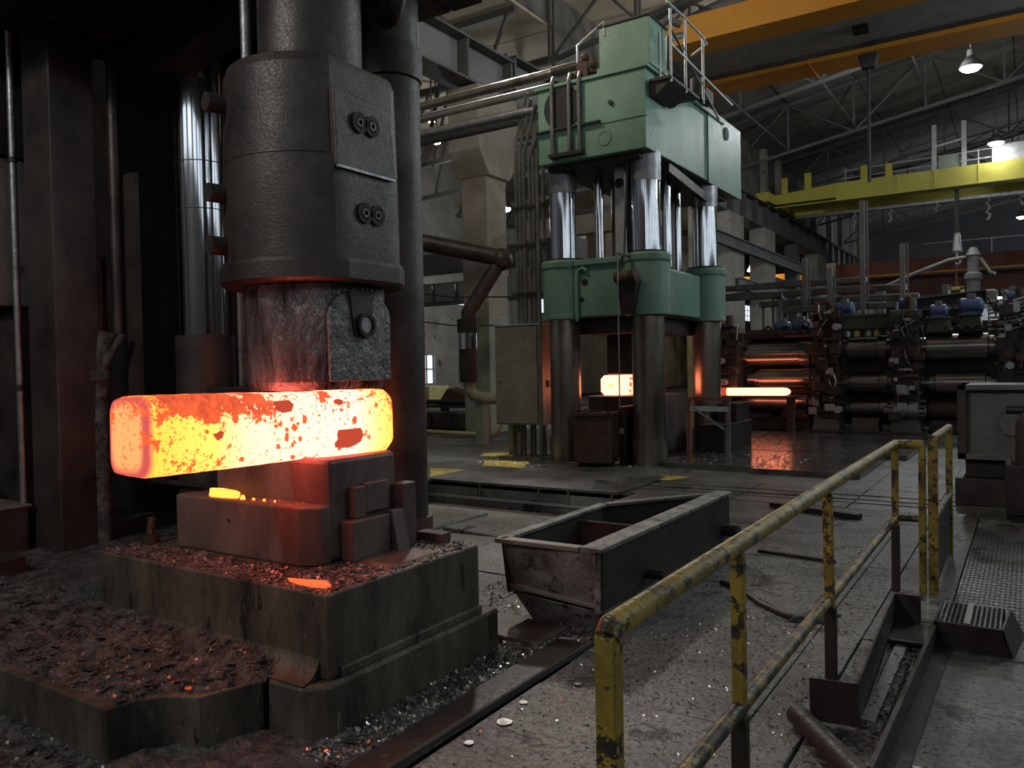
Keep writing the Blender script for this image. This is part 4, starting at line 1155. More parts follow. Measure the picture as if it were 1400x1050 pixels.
obj('die_holder', MB().box(-6.72, -5.55, 12.6, 15.1, 2.23, 2.52), press_steel, t, .01)
obj('upper_tool', MB().box(-6.6, -6.02, 13.4, 14.6, 1.50, 2.23), die_steel, t, .03)
obj('lower_tool', MB().box(-6.92, -5.62, 13.25, 14.9, .0, 1.115), die_steel, t, .02)
# counter drum hung on the front collar
d = obj('sensor_drum', MB().lathe((-5.68, 11.92, 3.11), (1, 0, 0), [(.02, -.01), (.09, 0), (.105, .03), (.105, .26), (.085, .27), (.085, .31), (.11, .32), (.11, .38), (.02, .40)], 24), rust_steel, t)
obj('drum_bracket', MB().hexa([(-5.62, 11.98, 2.5), (-5.42, 11.98, 2.5), (-5.42, 12.10, 2.5), (-5.62, 12.10, 2.5)], [(-5.66, 11.90, 3.05), (-5.3, 11.90, 3.05), (-5.3, 12.10, 3.05), (-5.66, 12.10, 3.05)]), press_steel, d)
obj('drum_cable', MB().tube([(-5.58, 11.9, 3.2), (-5.60, 11.9, 3.35), (-5.55, 12.0, 3.5), (-5.56, 12.1, 4.2), (-5.56, 12.2, 5.15)], .02, 6), hose_black, d)
obj('hanging_rod', MB().cyl((-5.50, 11.62, .98), (-5.50, 11.62, 3.45), .012, n=8), bright_steel, t)
obj('rod_arm', MB().bar((-5.50, 11.62, 3.45), (-5.50, 12.2, 3.45), .03, .03), press_steel, t)
gl = obj('guide_link', MB().box(-5.95, -5.76, 12.5, 12.56, 3.45, 5.15), pale_metal, t, .006)
obj('link_hole', MB().cyl((-5.855, 12.5, 4.78), (-5.855, 12.49, 4.78), .085, n=16), sub_floor, gl)
for x, y in ((-6.45, 12.9), (-5.72, 12.95), (-5.45, 13.6), (-6.3, 14.6), (-5.72, 14.8)):
    obj('pullback_rod', MB().cyl((x, y, 3.42), (x, y, 5.2), .085, n=20), chrome, t)
obj('main_ram', MB().cyl((-6.15, 13.75, 3.42), (-6.15, 13.75, 5.2), .42, n=36), press_steel, t)
# head
cw = obj('press_head', MB().box(-7.12, -5.12, 11.95, 16.85, 5.15, 6.42), green_paint, t, .015)
obj('head_skirt', MB().box(-7.13, -5.105, 11.93, 12.02, 5.66, 5.69), green_paint, cw)
obj('top_flange', MB().box(-7.16, -5.06, 11.90, 15.75, 6.42, 6.48), green_paint, cw, .008)
obj('end_plate', MB().box(-5.12, -5.09, 14.85, 16.87, 5.12, 6.55), green_paint, cw)
obj('round_opening', MB().cyl((-6.62, 11.95, 6.06), (-6.62, 11.925, 6.06), .36, n=36), sub_floor, cw)
obj('round_boss', MB().lathe((-5.85, 11.95, 5.42), (0, -1, 0), [(.12, 0), (.12, .015), (.105, .015), (.105, .006)], 24), green_paint, cw)
obj('lifting_eye', MB().cyl((-5.72, 11.95, 5.97), (-5.72, 11.90, 5.97), .04, n=12), black_steel, cw)
obj('end_eye', MB().lathe((-5.10, 15.9, 6.28), (1, 0, 0), [(.03, 0), (.13, .0), (.13, .03), (.03, .03)], 20), sub_floor, cw)
obj('side_bracket', MB().bar((-5.2, 13.0, 5.05), (-5.2, 14.9, 4.85), .10, .16), press_steel, cw)
obj('under_beam', MB().box(-7.0, -5.3, 12.1, 16.5, 5.05, 5.15), black_steel, cw)
tk = obj('head_tank', MB().box(-5.95, -5.06, 12.0, 12.72, 6.58, 7.25), green_paint, t, .01)
obj('tank_seat', MB().box(-5.98, -5.04, 11.96, 12.76, 6.48, 6.58), green_paint, tk, .006)
obj('tank_lid', MB().box(-5.97, -5.04, 11.97, 12.75, 7.25, 7.28), black_steel, tk)
for x, z0 in ((-6.80, 5.25), (-6.47, 5.25), (-6.28, 5.25)):
    obj('head_pipe', MB().tube([(x, 11.88, z0), (x, 11.88, 6.45), (x, 11.95, 6.6), (x, 12.1, 6.62)], .035, 10), grey_paint, t)
obj('pipe_clamp', MB().box(-6.86, -6.22, 11.83, 11.94, 5.22, 5.28), black_steel, t)
obj('pipe_clamp', MB().box(-7.13, -5.9, 11.86, 11.93, 5.68, 5.71), black_steel, t)
obj('valve_cluster', MB().box(-6.35, -6.15, 11.95, 12.2, 6.5, 6.75).sphere((-6.2, 12.0, 6.82), .08).sphere((-6.05, 12.0, 6.68), .07).cyl((-6.5, 12.05, 6.6), (-6.0, 12.05, 6.6), .06), rust_steel, t)
obj('small_rail', MB().tube([(-6.35, 12.0, 6.5), (-6.35, 12.0, 7.06), (-6.25, 12.0, 7.12), (-5.86, 12.0, 7.34), (-5.84, 12.0, 7.1)], .02, 8), pale_metal, t)
cg = obj('head_walkway', MB().box(-5.10, -4.72, 12.05, 13.35, 6.20, 6.25), black_steel, t, .005)
obj('walkway_bracket', MB().hexa([(-5.1, 12.1, 6.0), (-5.0, 12.1, 6.0), (-5.0, 12.9, 6.0), (-5.1, 12.9, 6.0)], [(-5.1, 12.1, 6.2), (-4.72, 12.1, 6.2), (-4.72, 12.9, 6.2), (-5.1, 12.9, 6.2)]), black_steel, cg)
for x, y, z0, z1 in ((-4.74, 12.1, 6.25, 7.3), (-4.74, 12.75, 6.25, 7.35), (-4.74, 13.6, 6.3, 7.36), (-5.05, 12.4, 6.25, 7.1)):
    obj('rail_post', MB().cyl((x, y, z0 - .1), (x, y, z1), .022, n=8), pale_metal, cg)
obj('rail_loop', MB().tube([(-5.05, 13.9, 7.2), (-4.72, 13.75, 7.28), (-4.72, 13.6, 7.33), (-4.74, 12.7, 7.38), (-4.74, 11.95, 7.36)], .022, 8), pale_metal, cg)
obj('rail_middle', MB().bar((-4.74, 12.1, 6.75), (-4.74, 15.2, 6.6), .03, .03), pale_metal, cg)
obj('rail_brace', MB().bar((-4.8, 12.2, 7.1), (-4.8, 14.6, 6.2), .03, .03), grey_paint, cg)
obj('pump_body', MB().cyl((-5.0, 14.0, 6.48), (-5.0, 14.0, 6.8), .12, n=16).box(-5.1, -4.9, 14.2, 14.6, 6.48, 6.7), black_steel, t)
obj('top_pipes', MB().tube([(-5.3, 12.8, 6.5), (-5.3, 12.8, 7.3), (-5.1, 12.9, 7.5), (-4.9, 13.0, 7.4)], .07, 10).tube([(-5.1, 12.9, 6.5), (-5.1, 12.95, 7.2), (-5.0, 13.3, 7.35)], .06, 10), grey_paint, t)

# glowing block in the green press
m = MB()
m.prism([(-6.72, 1.19), (-6.65, 1.125), (-6.30, 1.125), (-6.22, 1.19), (-6.22, 1.42), (-6.30, 1.49), (-6.65, 1.49), (-6.72, 1.42)], 'y', -.75, .75)
m2 = MB()
for p in m.v:
    m2.v.append((p[0] + 6.47, p[1], p[2] - 1.308))
m2.f, m2.s = m.f, m.s
hb = obj('hot_block', m2, hot_white)
hb.location = (-6.47, 14.15, 1.308)
hb['label'] = 'white hot block lying between the tools of the green press'
hb['category'] = 'billet'
ORG[hb.name] = Vector((0, 0, 0))
rr = random.Random(8)
for k in range(12):
    cy, cz, s_ = rr.uniform(-.66, -.1), rr.uniform(-.12, .12), rr.uniform(.025, .06)
    pts = [(cy + s_ * math.cos(a * 1.047) * rr.uniform(.5, 1.2), cz + s_ * math.sin(a * 1.047) * rr.uniform(.6, 1.2)) for a in range(6)]
    obj('scale_patch', MB().hexa([(.235, a, b) for a, b in pts], [(.258, a, b) for a, b in pts]), hot_patch, hb, label='orange cooled scale patch')
obj('scale_patch', MB().hexa([(-.10, -.74, -.02), (.0, -.74, -.025), (.02, -.74, .01), (-.09, -.74, .02)], [(-.10, -.756, -.02), (.0, -.756, -.025), (.02, -.756, .01), (-.09, -.756, .02)]), hot_small, hb, label='yellow patch on the end face')

# boxes and stands round the green press
t = thing('die_box', 'dark steel die box standing between the front columns of the green press', 'box', (-6.0, 12.3, 0))
obj('box_body', MB().prism([(-6.42, 11.75), (-6.34, 11.68), (-6.05, 11.68), (-5.78, 11.80), (-5.78, 12.15), (-6.42, 12.15)], 'z', .06, .84), rust_steel, t, .015)
obj('box_rim', MB().prism([(-6.45, 11.73), (-6.35, 11.65), (-6.03, 11.65), (-5.75, 11.78), (-5.75, 12.15), (-6.45, 12.15)], 'z', .84, .90), rust_steel, t, .008)
obj('box_foot', MB().box(-6.36, -5.84, 11.80, 12.1, 0, .06), black_steel, t)
solo('scrap_heap', crumbs(-6.40, -5.8, 11.72, 12.12, .90, 60, .02, .07, .8), die_steel, 'scrap pieces heaped on the dark die box', 'scrap', kind='stuff')
t = solo('die_shoe', MB().box(-5.79, -5.67, 12.17, 12.9, 0, .98), black_steel, 'narrow dark block beside the front right column of the green press', 'block', bevel=.01)
obj('white_plate', MB().box(-5.77, -5.69, 12.16, 12.17, .52, .62), pale_metal, t)
t = thing('bolster_box', 'low dark steel box at the right rear column of the green press', 'box', (-4.9, 14.6, .08))
obj('box_body', MB().box(-5.0, -4.55, 13.9, 15.55, .085, .54), press_steel, t, .015)
obj('box_rim', MB().box(-5.02, -4.53, 13.88, 15.57, .54, .575), press_steel, t, .006)
solo('bolster_block', MB().box(-4.96, -4.58, 14.75, 15.5, .578, .92), press_steel, 'smaller dark block on top of the low box by the right column', 'block', bevel=.012)
t = thing('red_stand', 'thin red steel stand with diagonal brace in front of the right column', 'stand', (-4.55, 12.2, .08))
obj('leg', MB().box(-4.60, -4.55, 12.20, 12.25, .085, 1.13), red_steel, t)
obj('leg', MB().box(-4.05, -3.99, 12.45, 12.50, .085, 1.08), grey_paint, t)
obj('top_bar', MB().bar((-4.60, 12.22, 1.12), (-3.96, 12.47, 1.10), .05, .05), red_steel, t)
obj('brace', MB().bar((-4.52, 12.24, .98), (-4.08, 12.46, .62), .035, .035), bright_steel, t)
obj('mid_bar', MB().bar((-4.58, 12.22, .96), (-4.0, 12.47, .94), .03, .08), pale_metal, t)

# cabinet and pipe bundle left of the green press
t = thing('control_cabinet', 'tall grey control cabinet with scraped lower door left of the green press', 'cabinet', (-8.0, 12.9, 0))
obj('cabinet_body', MB().box(-8.50, -7.48, 12.52, 13.2, .60, 2.45), cabinet_paint, t, .01)
dr = obj('cabinet_door', MB().box(-8.47, -7.56, 12.495, 12.52, .63, 2.42), cabinet_paint, t, .008)
obj('door_handle', MB().cyl((-8.38, 12.495, 1.45), (-8.38, 12.46, 1.45), .025, n=10), pale_metal, dr)
obj('cabinet_top', MB().box(-8.52, -7.46, 12.49, 13.2, 2.45, 2.475), pale_metal, t)
obj('side_latch', MB().box(-7.485, -7.45, 12.7, 12.78, 1.3, 1.42), black_steel, t)
obj('support_plate', MB().box(-8.48, -8.26, 12.9, 13.0, 0, .6), pale_green, t)
for k in range(7):
    x = -8.24 + k * .11
    obj('riser_pipe', MB().tube([(x, 12.75 + .1 * (k % 2), 0), (x, 12.75 + .1 * (k % 2), .62)], .038, 10), grey_paint, t)
t = thing('pipe_bundle', 'bundle of vertical oil pipes rising from the cabinet to the press head', 'pipes', (-7.6, 12.4, 2.45))
for k in range(7):
    x = -8.02 + k * .098
    y = 12.62 - .02 * (k % 3)
    zb = 5.75 - .13 * (k % 4)
    if k < 5:
        obj('pipe', MB().tube([(x, y, 2.475), (x, y, zb), (x + .03, y - .02, zb + .14), (x + .46, y - .3, zb + .86)], .036, 10), grey_paint, t)
    else:
        obj('pipe', MB().tube([(x, y, 2.475), (x, y, 5.75), (x + .06, y - .05, 5.9)], .036, 10), grey_paint, t)
for z in (3.0, 3.9, 4.6):
    obj('pipe_clamp', MB().box(-8.1, -7.36, 12.53, 12.56, z, z + .05), black_steel, t)
solo('riser_post', MB().cyl((-7.40, 12.35, 0), (-7.40, 12.35, 5.2), .035, n=10), grey_paint, 'thin upright pipe along the left front column of the green press', 'pipe')
t = thing('overhead_pipe', 'thick dark overhead pipe running left from the press head', 'pipe', (-9, 12.4, 6.8), 'overhead pipes left of the press head')
obj('pipe_run', MB().cyl((-12.2, 12.4, 6.86), (-6.75, 12.4, 6.88), .085, n=16), dull_column, t)
obj('pipe_run', MB().cyl((-12.2, 12.55, 6.70), (-7.2, 12.55, 6.70), .075, n=16), grey_paint, t)
obj('pipe_sleeve', MB().cyl((-7.05, 12.4, 6.88), (-6.4, 12.4, 6.88), .10, n=16), black_steel, t)
t = solo('overhead_pipe', MB().tube([(-12.2, 12.4, 6.34), (-7.5, 12.4, 6.30), (-7.3, 12.4, 6.25), (-7.15, 12.4, 6.1)], .085, 12), bright_steel, 'lower grey overhead pipe ending at the slanting bundle', 'pipe', 'overhead pipes left of the press head')
t = thing('pipe_bridge', 'dark beam under the overhead pipes left of the press head', 'beam', (-10, 13.0, 6.3))
obj('bridge_beam', MB().box(-12.0, -7.2, 13.0, 13.15, 6.35, 6.6), girder_grey, t)

# duct and pipework left of the cabinet
t = thing('exhaust_duct', 'thick dark duct slanting down to a chrome sleeve left of the cabinet', 'duct', (-10.2, 14.3, .9))
obj('duct_run', MB().tube([(-11.8, 13.3, 4.62), (-9.75, 14.6, 4.09)], .19, 16), press_steel, t)
obj('duct_elbow', MB().sphere((-9.70, 14.62, 4.05), .25), press_steel, t)
obj('duct_drop', MB().tube([(-9.72, 14.62, 4.05), (-10.32, 14.19, 2.90), (-10.33, 14.18, 2.62)], .16, 16), press_steel, t)
obj('duct_collar', MB().cyl((-10.33, 14.18, 2.45), (-10.33, 14.18, 2.75), .24, n=20), black_steel, t)
obj('chrome_sleeve', MB().cyl((-10.33, 14.18, 2.1), (-10.33, 14.18, 2.46), .20, n=24), chrome, t)
obj('lower_sleeve', MB().cyl((-10.33, 14.18, 1.38), (-10.33, 14.18, 2.1), .205, n=24), black_steel, t)
obj('lower_elbow', MB().tube([(-10.33, 14.18, 1.40), (-10.33, 14.18, 1.22), (-10.25, 14.24, 1.08), (-10.08, 14.33, 1.02), (-9.6, 14.5, 1.0)], .13, 14), pale_green, t)
obj('duct_support', MB().box(-10.25, -10.05, 14.3, 14.5, 0, .92), pale_green, t)
obj('rivet_strip', MB().cyl((-10.54, 14.1, 1.4), (-10.54, 14.1, 2.4), .02, n=6), pale_metal, t)
t = solo('yellow_pipe', MB().tube([(-13.6, 16.0, .09), (-11.5, 15.6, .09), (-10.75, 15.44, .09), (-10.45, 15.4, .13), (-10.30, 15.38, .35), (-10.25, 15.38, .9), (-10.0, 15.3, 1.2)], .055, 10), yellow_pipe_paint, 'pale yellow pipe lying on the floor and turning up beside the cabinet', 'pipe')
for i, (z, lab) in enumerate(((3.45, 'upper thin cable line across the left concrete column'), (2.75, 'lower thin cable line across the left concrete column'))):
    solo('cable', MB().tube([(-13.9, 15.2, z + .3), (-12, 15.8, z), (-10.5, 16.4, z - .05), (-9.2, 17, z + .05)], .018, 6), hose_black, lab, 'cable')
t = thing('work_table', 'long dark table loaded with scrap deep in the left bay', 'table', (-14, 18.6, 0))
obj('table_top', MB().box(-16.2, -12.3, 18.2, 19.4, .56, .64), press_steel, t)
for x in (-16, -14.3, -12.6):
    obj('leg', MB().box(x - .08, x + .08, 18.3, 18.5, 0, .56), press_steel, t)
obj('table_shelf', MB().box(-16.0, -12.5, 18.4, 19.3, .15, .22), press_steel, t)
solo('bent_sheet', MB().hexa([(-14.6, 18.4, .645), (-12.6, 18.4, .645), (-12.6, 19.0, .645), (-14.6, 19.0, .645)], [(-14.3, 18.5, 1.12), (-12.7, 18.5, .72), (-12.7, 18.9, .72), (-14.2, 18.9, 1.15)]), rust_steel, 'bent dark sheet heap on the far work table', 'sheet', bevel=.05)
solo('round_bar', MB().cyl((-15.9, 18.5, .72), (-13.5, 18.35, .72), .07, n=12), press_steel, 'dark round bar lying at the left end of the work table', 'bar')
t = thing('left_machine', 'low dark machine under the far work table', 'machine', (-14, 17.4, 0))
obj('machine_body', MB().box(-14.9, -12.9, 17.2, 17.9, .04, .5), press_steel, t, .03)
obj('machine_drum', MB().cyl((-14.6, 17.1, .25), (-13.9, 17.1, .25), .16), grey_paint, t)
t = thing('yellow_crate', 'pale yellow crate under the left bay window', 'crate', (-22.8, 27.6, 0))
obj('crate_body', MB().box(-23.4, -21.8, 27.0, 28.4, 0, .95), yellow_pipe_paint, t, .03)
for z in (.25, .6):
    obj('crate_batten', MB().box(-23.4, -21.8, 26.96, 27.0, z, z + .1), yellow_pipe_paint, t)
# left bay steelwork seen between the press columns
t = thing('bay_girder', 'pale crane girder high in the left bay', 'girder', (-17, 24, 7))
obj('girder_beam', MB().box(-23.5, -12.6, 23.6, 24.2, 6.0, 6.55), pale_metal, t)
obj('girder_under', MB().box(-23.5, -12.6, 23.5, 24.3, 5.3, 6.0), girder_grey, t)
t = thing('bay_beam', 'panelled grey beam below the dark duct in the left bay', 'beam', (-17, 27, 4.4))
obj('beam_web', MB().box(-23.5, -12.5, 26.5, 26.6, 4.35, 5.3), girder_grey, t)
for k in range(9):
    obj('beam_panel', MB().box(-23.3 + k * 1.2, -22.3 + k * 1.2, 26.42, 26.5, 4.5, 5.2), panel_grey, t)
solo('tie_beam', MB().box(-11.5, -7.6, 18.4, 18.7, 5.1, 5.6), concrete, 'pale concrete tie beam from the column to the pipe bundle', 'beam', bevel=.02)
for i in range(5):
    y = 20 + 4 * i
    t = thing('bay_truss', ['nearest dark truss in the left bay roof', 'second dark truss in the left bay roof', 'third dark truss in the left bay roof', 'fourth dark truss in the left bay roof', 'farthest dark truss in the left bay roof'][i], 'truss', (-18, y, 9), 'left bay roof trusses')
    obj('bottom_chord', MB().bar((-23.8, y, 9.3), (-12.6, y, 9.8), .16, .16), girder_grey, t)
    obj('top_chord', MB().bar((-23.8, y, 12.2), (-12.6, y, 12.2), .2, .2), girder_grey, t)
    for k in range(7):
        x = -23.6 + k * 1.55
        obj('web_diagonal', MB().bar((x, y, 9.35), (x + (.8 if k % 2 else 1.4), y, 12.15), .09, .09), girder_grey, t)

# ================================================================ ROLLING MILL
def roll(t, x0, x1, z, r, y=20.5, flange=None, mat=roll_steel):
    prof = [(r * .55, -.30), (r * .55, -.1), (r * .8, -.1), (r * .8, 0), (r, 0.02)]
    if flange:
        prof += [(r, (x1 - x0) - flange), (r * 1.13, (x1 - x0) - flange + .02)]
        prof += [(r * 1.13, x1 - x0)]
    else:
        prof += [(r, x1 - x0 - .02)]
    L = x1 - x0
    prof += [(r * .8, L), (r * .8, L + .1), (r * .55, L + .1), (r * .55, L + .30)]
    return obj('roll', MB().lathe((x0, y, z), (1, 0, 0), prof, 36), mat, t)


def fittings(x0, x1, y, z0, z1, n, seed, mats=(press_steel,), depth=.28):
    """small valves, pipes, nuts and brackets on a mill housing, joined"""
    rr = random.Random(seed)
    m = MB()
    for _ in range(n):
        x, z = rr.uniform(x0, x1), rr.uniform(z0, z1)
        yy = y - rr.uniform(0, depth)
        k = rr.random()
        s = rr.uniform(.03, .11)
        if k < .35:
            m.box(x - s, x + s * rr.uniform(.6, 1.4), yy - s, y + .05, z - s * rr.uniform(.5, 1.3), z + s)
        elif k < .6:
            m.cyl((x, y + .05, z), (x, yy - .05, z), s * .8, n=10)
        elif k < .8:
            m.cyl((x - s * 2, yy, z), (x + s * 2, yy, z), s * .45, n=8)
        else:
            m.tube([(x, yy, z), (x + rr.uniform(-.1, .1), yy - .05, z + .2), (x + rr.uniform(-.25, .25), yy, z + .38)], .02, 6)
    return m


def housing(name, label, x0, x1, y, z1, seed, post=dark_green, n=70):
    t = thing(name, label, 'mill housing', ((x0 + x1) / 2, y, 0), 'housings of the rolling mill')
    w = x1 - x0
    obj('housing_post', MB().box(x0 + w * .1, x1 - w * .1, y, y + .6, 0, z1), post, t, .02)
    obj('housing_foot', MB().hexa([(x0, y - .15, 0), (x1, y - .15, 0), (x1, y + .7, 0), (x0, y + .7, 0)], [(x0 + w * .15, y - .1, .55), (x1 - w * .15, y - .1, .55), (x1 - w * .15, y + .6, .55), (x0 + w * .15, y + .6, .55)]), grey_paint, t)
    obj('bearing_chock', MB().box(x0 + w * .02, x1 - w * .02, y - .14, y + .2, 1.62, 2.14), press_steel, t, .03)
    obj('bearing_chock', MB().box(x0 + w * .05, x1 - w * .05, y - .14, y + .2, .95, 1.40), press_steel, t, .03)
    obj('housing_cap', MB().box(x0, x1, y - .1, y + .5, z1 - .12, z1 + .06), post, t, .02)
    obj('tie_rod', MB().cyl((x0 + w * .25, y - .06, .5), (x0 + w * .25, y - .06, z1 + .25), .035, n=8), bright_steel, t)
    obj('screw_down', MB().cyl((x0 + w * .65, y + .1, z1), (x0 + w * .65, y + .1, z1 + .35), .10, n=14), rust_steel, t)
    obj('small_fittings', fittings(x0, x1, y, .3, z1 + .1, n, seed, depth=.22), press_steel, t, kind='stuff')
    obj('bright_fittings', fittings(x0, x1, y - .05, .4, z1 + .1, n // 4, seed + 50, depth=.2), pale_metal, t, kind='stuff')
    obj('rusty_fittings', fittings(x0, x1, y - .02, .4, z1 + .1, n // 4, seed + 90, depth=.2), rust_steel, t, kind='stuff')
    return t


housing('mill_housing', 'cluttered mill housing left of the first rolls, beside the green press', -7.0, -6.15, 20.1, 2.55, 1, grey_paint)
housing('mill_housing', 'cluttered mill housing between the first and second rolls', -4.40, -3.78, 20.1, 2.75, 2, rust_steel)
housing('mill_housing', 'cluttered dark green mill housing between the second and third rolls', -2.68, -2.06, 20.1, 2.75, 3)
housing('mill_housing', 'cluttered mill housing at the right edge beyond the third rolls', -.62, .1, 20.1, 2.8, 4)
t = thing('mill_stand', 'first roll stand glowing red above the hot bar', 'roll stand', (-5.3, 20.5, 0), 'roll stands of the mill')
roll(t, -6.05, -4.50, 1.90, .31, flange=.25)
roll(t, -5.75, -4.50, 1.28, .27, flange=.15)
roll(t, -5.9, -4.55, .66, .25)
obj('stand_base', MB().box(-6.1, -4.45, 20.1, 20.9, 0, .34), rust_steel, t, .03)
obj('guide_block', MB().box(-5.1, -4.5, 19.95, 20.15, .3, .52), red_steel, t, .03)
obj('guide_block', MB().box(-5.9, -5.35, 19.95, 20.15, .28, .42), rust_steel, t, .03)
obj('stand_back', MB().box(-6.1, -4.45, 21.0, 21.1, 0, 2.3), black_steel, t)
obj('stand_top', MB().box(-6.1, -4.45, 20.35, 21.1, 2.28, 2.42), black_steel, t, .02)
t = thing('mill_stand', 'second roll stand of three stacked dark rolls at the centre of the mill', 'roll stand', (-3.2, 20.5, 0), 'roll stands of the mill')
roll(t, -3.66, -2.78, 1.97, .26, flange=.22)
roll(t, -3.60, -2.78, 1.16, .235, flange=.18)
roll(t, -3.62, -2.78, .55, .19, flange=.18)
obj('stand_base', MB().box(-3.55, -2.95, 20.2, 20.8, 0, .33), grey_paint, t, .02)
obj('stand_back', MB().box(-3.8, -2.7, 21.0, 21.1, .2, 2.3), black_steel, t)
t = thing('mill_stand', 'third roll stand with two bright thick rolls beside the dark bearing block', 'roll stand', (-1.4, 20.5, 0), 'roll stands of the mill')
roll(t, -1.98, -.74, 1.95, .30)
roll(t, -1.80, -.80, 1.14, .27)
roll(t, -1.95, -.90, .52, .20, mat=rust_steel)
obj('stand_base', MB().box(-1.9, -.8, 20.2, 20.8, 0, .30), press_steel, t, .02)
obj('stand_back', MB().box(-2.1, -.6, 21.0, 21.1, .2, 2.3), black_steel, t)
t = solo('spindle_coupling', MB().lathe((-2.60, 20.0, .52), (1, 0, 0), [(.10, -.2), (.10, -.02), (.2, 0), (.2, .2), (.18, .22), (.18, .30), (.2, .32), (.2, .5), (.1, .52), (.1, .65)], 24), bright_steel, 'grey spindle coupling low between second and third rolls', 'coupling')
solo('mill_sole_plate', MB().box(-4.5, -1.9, 19.55, 20.0, 0, .06), press_steel, 'long sole plate along the foot of the rolling mill', 'plate', bevel=.01)
hbar = solo('white_hot_bar', MB().lathe((-6.6, 19.72, .97), (1, 0, 0), [(.07, 0), (.085, .1), (.095, .25), (.095, 1.62), (.085, 1.70), (.05, 1.76), (.01, 1.78)], 20), hot_white, 'white-hot round bar entering the first rolls', 'bar')
obj('cooled_end', MB().lathe((-6.62, 19.72, .97), (1, 0, 0), [(.02, 0), (.085, .0), (.10, .05), (.102, .26)], 20, False), dull_red_hot, hbar, label='dull red cooled end')
solo('bar_carrier', MB().box(-6.6, -4.6, 19.60, 19.9, .82, .87).box(-6.5, -6.3, 19.62, 19.88, 0, .82).box(-4.9, -4.75, 19.62, 19.88, 0, .82), rust_steel, 'low rusty guide table carrying the white-hot bar', 'table', bevel=.01)
t = thing('mill_top_beam', 'dark green beam across the top of the second roll stand', 'beam', (-3.1, 20.4, 2.4))
obj('beam_body', MB().box(-3.95, -2.45, 20.2, 20.6, 2.42, 2.72), dark_green, t, .02)
obj('beam_lip', MB().box(-3.95, -2.45, 20.15, 20.62, 2.72, 2.77), dark_green, t)
for k, x in enumerate((-3.62, -3.42, -3.16, -2.98, -2.72)):
    solo('cap_nut', MB().lathe((x, 20.25, 2.24), (0, 0, 1), [(.05, 0), (.07, .02), (.07, .11), (.04, .15)], 12), yellow_pipe_paint if k in (1, 3) else pale_metal, ['pale cap nut at far left above the second rolls', 'yellow cap nut left of centre above the second rolls', 'pale cap nut at the centre above the second rolls', 'yellow cap nut right of centre above the second rolls', 'pale cap nut at far right above the second rolls'][k], 'nut', 'cap nuts above the second rolls')
for lab, x0, x1, z0, z1 in (('dark green gear box above the left end of the third rolls', -2.0, -1.45, 2.27, 2.58), ('dark green motor box under the blue motor above the third rolls', -1.35, -.85, 2.27, 2.62)):
    t = thing('gear_box', lab, 'gear box', (x0, 20.4, z0))
    obj('gear_case', MB().hexa([(x0, 20.2, z0), (x1, 20.2, z0), (x1, 20.7, z0), (x0, 20.7, z0)], [(x0 + .08, 20.2, z1), (x1 - .05, 20.2, z1), (x1 - .05, 20.7, z1), (x0 + .08, 20.7, z1)]), dark_green, t, .03)
    obj('case_lid', MB().box(x0 + .05, x1 - .02, 20.15, 20.72, z1, z1 + .05), dark_green, t, .01)


def motor(x, z, label, s=1.0, y=20.5):
    t = thing('electric_motor', label, 'motor', (x, y, z), 'blue motors on the mill')
    obj('motor_body', MB().lathe((x - .2 * s, y, z + .14 * s), (1, 0, 0), [(.05 * s, 0), (.13 * s, .02), (.15 * s, .06), (.15 * s, .34 * s), (.12 * s, .38 * s), (.04 * s, .40 * s)], 20), blue_motor, t)
    obj('motor_foot', MB().box(x - .14 * s, x + .14 * s, y - .14 * s, y + .14 * s, z, z + .05), blue_motor, t)
    obj('terminal_box', MB().box(x - .07 * s, x + .07 * s, y - .09 * s, y + .05 * s, z + .26 * s, z + .36 * s), grey_paint, t, .01)


motor(-1.08, 2.67, 'blue motor on the right gear box above the third rolls', 1.25)
motor(-1.72, 2.63, 'blue motor left of the long dark beam', 1.0, 20.45)
motor(-2.35, 2.81, 'blue motor on the housing cap under the long dark beam', 1.0, 20.4)
motor(-3.7, 2.77, 'blue motor at left end of the dark green mill beam', 1.1, 20.4)
motor(-4.75, 2.42, 'blue motor above the right end of the first rolls', 1.1, 20.6)
motor(-5.2, 2.42, 'blue motor above the middle of the first rolls', 1.0, 20.6)
motor(-.3, 2.86, 'blue motor at the right edge above the last mill housing', 1.0)
solo('hose_nest', MB().tube([(-5.6 + .09 * k, 20.3 + .1 * math.sin(k * 2.1), 2.5 + .1 * math.sin(k * 1.3)) for k in range(14)], .03, 6).tube([(-5.5 + .08 * k, 20.2, 2.42 + .07 * math.sin(k * 1.9 + 1)) for k in range(14)], .025, 6).tube([(-1.6 + .07 * k, 20.1 + .05 * math.sin(k * 2.7), 2.36 + .06 * math.sin(k * 2.1)) for k in range(20)], .03, 6), hose_black, 'tangle of black hoses over the mill rolls', 'hoses', kind='stuff')
m = MB()
for k in range(8):
    z = 2.3 + .085 * k
    m.tube([(-.75, 20.0 + .03 * k, z), (-.5, 20.0, z + .03 * math.sin(k * 2)), (-.28, 20.05, z), (-.05, 20.0, z + .05)], .028, 6)
solo('pipe_rack', m, pale_metal, 'stack of bright pipes at the right end above the third rolls', 'pipes', kind='stuff')
solo('red_upright', MB().box(-4.33, -4.22, 20.0, 20.1, 2.1, 3.1).box(-5.0, -4.3, 20.0, 20.08, 2.28, 2.33), red_steel, 'red painted upright bar at the right end of the first rolls', 'bar')
t = thing('roof_beam_load', 'long dark steel I-beam resting above the third roll stand', 'beam', (-1.7, 22, 2.85))
obj('beam_web', MB().bar((-2.65, 22, 3.0), (-.85, 22, 3.14), .10, .28), black_steel, t)
obj('beam_flange', MB().bar((-2.65, 22, 3.15), (-.85, 22, 3.29), .35, .03), girder_grey, t)
